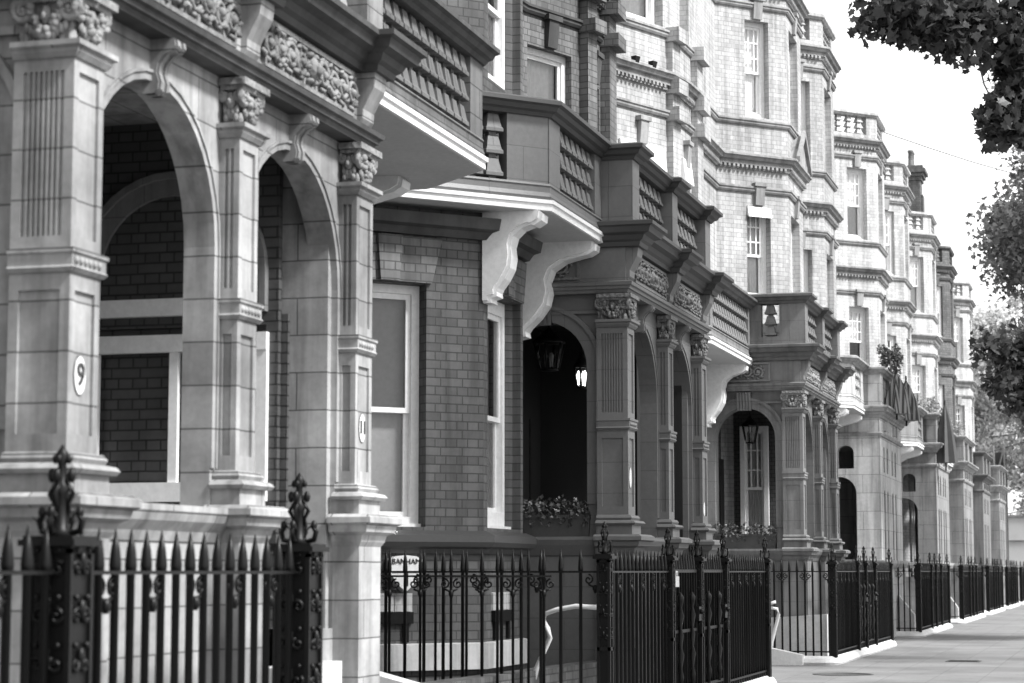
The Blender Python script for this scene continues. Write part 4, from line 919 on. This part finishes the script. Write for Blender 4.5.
for i, (s, d) in enumerate(((55.9, 4.9), (57.2, 4.8), (58.6, 4.85))): shrub((s, d, 4.85), (.35, .3, .35), 260, ['potted plant at the near corner of the balcony above the darker stone porch', 'middle potted plant above the darker stone porch', 'right hand potted plant behind the dark furled parasol'][i], 20 + i, 'leaf')
shrub((66.5, 4.9, 4.85), (.5, .3, .4), 260, 'small pot plant on the porch roof below the chimney stack house', 31, 'leaf')
def parasol(loc, h, label, mat, group='furled parasols on the porch roofs', tilt=.12):
    x, y, z = loc; t = thing('furled_parasol', label, 'parasol', loc, group); n = 14
    p_ = MB((x, y)); p_.tube([(0, 0, z), (tilt * .5, 0, z + h + .12)], .022, 6); p_.build('pole', 'iron', t)
    c = MB((x, y)); vs = []; rows = [(.26, .12), (.23, .3), (.17, .6), (.09, .85), (.02, 1.0)]
    for r_, k in rows:
        for j in range(n):
            a = 2 * math.pi * j / n; rr = r_ * (1 + .22 * (j % 2 * 2 - 1)); vs.append(c.P(tilt * .5 * k + rr * math.cos(a), rr * math.sin(a), z + h * k))
    c.add(vs, [(i * n + j, i * n + (j + 1) % n, (i + 1) * n + (j + 1) % n, (i + 1) * n + j) for i in range(4) for j in range(n)] + [tuple(range(n)), tuple(range(4 * n, 5 * n))])
    c.build('canopy', mat, t)
parasol((44.0, 4.40, 4.4), .95, 'left striped furled parasol outside the pale parapet', 'stripe'); parasol((46.0, 4.40, 4.4), .95, 'right striped furled parasol outside the pale parapet', 'stripe')
parasol((56.0, 4.38, 3.9), 1.7, 'dark furled parasol hanging before the porch with potted plants', 'fabric_dark')
mb = MB(); mb.lathe(28.6, 0, [(.40, -.004), (.40, .006), (.36, .008), (.36, .004), (.02, .004)], 24)
o = mb.build('manhole_cover', 'trim_a'); o.location = (0, 3.62, 0); tag(o, 'worn round iron cover set in the pavement near the white ramp', 'manhole cover')
mb = MB((33, 2.4), (1, 0)); mb.box(0, .5, -.25, .25, -.01, .006); 
for j in range(6): mb.box(.04 + j * .075, .085 + j * .075, -.21, .21, .006, .012)
tag(mb.build('drain_grate', 'trim_a'), 'small rectangular iron grate in the pavement beyond the round cover', 'drain grate')
# floodlights on the bow and a wire over the street
for i, (u, l_) in enumerate(((.35, 'left small floodlight on the brick band of the pale bow'), (.75, 'right small floodlight on the brick band of the pale bow'))):
    p, q = bowB[2], bowB[3]; t = thing('floodlight', l_, 'floodlight', (28.5 + u, 6.5, 8.45), 'floodlights on the bow'); mb = MB(p, (q[0] - p[0], q[1] - p[1]))
    mb.tube([(u, 0, 8.46), (u, .13, 8.44)], .015, 6); mb.build('arm', 'iron', t); mb = MB(p, (q[0] - p[0], q[1] - p[1])); mb.taper(u - .04, u + .04, .10, .17, 8.40, 8.49, .015); mb.build('lamp_head', 'iron', t)
mb = MB(); mb.tube([(62 + 2.2 * i, 6.4 - 1.1 * i, 14.0 - .9 * math.sin(math.pi * i / 10) + .18 * i) for i in range(11)], .014, 5, True); tag(mb.build('overhead_wire', 'iron'), 'thin wire sagging across the sky above the street', 'wire')

# ------------------------------------------------------------------ end of the street
hb = thing('hoarding', 'pale hoarding panel closing the street beyond the last railing', 'hoarding', (112, 4, 0))
mb = MB((112, 7.2), (0, -1)); mb.box(0, 9, -.08, 0, 0.02, 4.05); mb.build('panel', 'hoard', hb)
mb = MB((112, 7.2), (0, -1)); mb.box(0, 9, 0, .05, 2.83, 2.90); mb.box(0, 9, -.1, .06, 4.05, 4.16); mb.build('batten', 'stone_e', hb)
sc = thing('scaffold', 'dark sheeted scaffold tower at the end of the terrace', 'scaffold', (98, 5.3, 0))
mb = MB((98, 5.55), (0, -1)); mb.box(0, .45, -2.0, 0, .0, 6.6); mb.build('sheeting', 'fabric_dark', sc)
mb = MB((98, 5.55), (0, -1))
for k in range(4):
    mb.tube([(0, .12, 1.6 * k + .4), (.5, .12, 1.6 * k + .4)], .05, 6); mb.tube([(0, .12, 1.6 * k + .4), (.45, .12, 1.6 * k + 2.0)], .04, 6)
for u in (0, .45): mb.tube([(u, .12, 0), (u, .12, 6.9)], .05, 6)
mb.build('scaffold_pole', 'trim_d', sc)

# ------------------------------------------------------------------ trees
def tree(name, label, base, H, crown, n, size, mat, seed, fan=False, clumps=40, trunk=.3, low=None, group='plane trees along the kerb'):
    """crown = (centre, radii); leaves sit in clumps on limb ends, with gaps between"""
    q = random.Random(seed); t = thing(name, label, 'tree', base, group); bx, by, bz = base; cc, cr = crown
    w = MB(); fork = (bx + .1, by, bz + H * .45)
    w.tube([(bx, by, bz - .1), (bx + .02, by, bz + .4), (bx + .08, by + .03, bz + H * .25), fork], [trunk * 1.35, trunk, trunk * .85, trunk * .72], 10, True)
    ends = []
    for k in range(clumps):
        while True:
            x, y, z = (q.uniform(-1, 1) for _ in range(3)); d = x * x + y * y + z * z
            if .10 < d <= 1: break
        ends.append((cc[0] + x * cr[0], cc[1] + y * cr[1], cc[2] + z * cr[2]))
    if low: ends += low
    hubs = []
    for i, e in enumerate(ends):
        if low and i >= clumps: continue
        if i % 3 and clumps >= 60: continue
        if i % 4 == 0 or not hubs:      # a main limb from the fork, bent
            m = tuple(fork[j] * .5 + e[j] * .5 + q.uniform(-.5, .5) for j in range(3)); w.tube([fork, m, e], [trunk * .34, trunk * .18, .02], 6, True); hubs.append(m)
        else:                           # a side branch from the nearest limb
            h_ = min(hubs, key=lambda p: sum((p[j] - e[j]) ** 2 for j in range(3))); m = tuple(h_[j] * .5 + e[j] * .5 + q.uniform(-.25, .25) for j in range(3)); w.tube([h_, m, e], [trunk * .13, trunk * .07, .008], 5, True)
    if low:                             # one low bough, its twigs running on from clump to clump
        far_ = max(low, key=lambda p: p[1]); near_ = min(low, key=lambda p: p[1])
        bough = [fork, tuple((fork[j] + near_[j]) / 2 + (.5 if j == 2 else 0) for j in range(3)), (near_[0], near_[1], near_[2] + .25), tuple((near_[j] + far_[j]) / 2 + (.12 if j == 2 else 0) for j in range(3)), far_]
        w.tube(bough, [trunk * .25, trunk * .18, .035, .02, .006], 6, True)
        for e in low:
            h_ = min(bough[2:], key=lambda p: sum((p[j] - e[j]) ** 2 for j in range(3))); w.tube([h_, tuple((h_[j] + e[j]) / 2 + q.uniform(-.05, .05) for j in range(3)), e], [.012, .009, .004], 5, True)
    w.build('trunk', 'bark', t)
    f = MB(); per = n // len(ends)
    for e in ends:
        r = q.uniform(.55, 1.15) * (cr[0] + cr[2]) * .5 * (.30 if clumps < 60 else .24)
        if low and e in low: r = .34
        m = int(per * q.uniform(.5, 1.5))
        for i in range(m):
            x, y, z = (max(-.75, min(.75, q.gauss(0, .38))) for _ in range(3))
            f.leaf((e[0] + x * r, e[1] + y * r, e[2] + z * r - .1 * r), size * q.uniform(.65, 1.35), (q.gauss(0, 1), q.gauss(0, 1), q.gauss(0, .7) + .7), q.uniform(0, 6.28), fan)
    f.build('crown', mat, t)
q = random.Random(5)
low1 = [(21.7, 2.3, 7.02), (21.75, 2.05, 7.0), (21.8, 1.85, 7.0), (21.9, 1.6, 6.85), (22.0, 1.35, 6.75), (22.1, 1.2, 7.05), (22.2, .95, 6.8), (22.3, 1.0, 6.55), (22.3, .8, 6.3), (22.3, .95, 6.05), (22.2, 1.1, 5.95), (22.4, .7, 5.9), (22.5, .6, 6.5), (22.4, 1.0, 7.3), (22.5, 1.5, 7.3), (22.2, .7, 7.0), (22.4, .5, 6.8), (22.4, .4, 6.2), (22.2, 1.8, 7.4), (22.1, 1.4, 7.15), (22.3, .7, 7.3), (22.5, .4, 7.2)]
tree('plane_tree', 'nearest plane tree, dark lobed leaves hanging into the top right corner', (22.5, -2.6, 0), 9, ((19.5, -2.4, 10.2), (6.0, 2.7, 2.6)), 15000, .12, 'leaf_dark', 5, True, 44, .32, low1)  # unseen crown stretched back along the street to shade the near fronts
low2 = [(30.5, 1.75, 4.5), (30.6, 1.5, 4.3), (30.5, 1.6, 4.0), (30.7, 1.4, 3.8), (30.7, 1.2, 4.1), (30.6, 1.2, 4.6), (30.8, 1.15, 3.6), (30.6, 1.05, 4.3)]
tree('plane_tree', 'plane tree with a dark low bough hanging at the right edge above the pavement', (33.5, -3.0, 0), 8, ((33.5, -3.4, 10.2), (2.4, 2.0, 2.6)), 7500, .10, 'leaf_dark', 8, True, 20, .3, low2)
tree('plane_tree', 'tall sunlit plane tree rising along the right edge of the sky', (45, -2.2, 0), 8, ((44.5, -.25, 8.2), (2.6, 2.7, 5.2)), 62000, .14, 'leaf', 13, False, 150, .32)
tree('plane_tree', 'pale distant plane tree over the end of the street', (98, 1.0, 0), 9, ((99, 3.8, 9.2), (5, 5.2, 4.8)), 24000, .22, 'leaf_sunlit', 21, False, 120, .35)
tree('plane_tree', 'dark trunked distant tree beside the last house', (103, 9.5, 0), 9, ((104, 8.0, 9.4), (4, 4.5, 4.9)), 18000, .22, 'leaf_sunlit', 22, False, 100, .4)
tree('plane_tree', 'far tree filling the gap above the hoarding', (125, 3.0, 0), 9, ((126, 4.5, 7.5), (5, 7, 5.5)), 18000, .28, 'leaf_sunlit', 23, False, 100, .4)
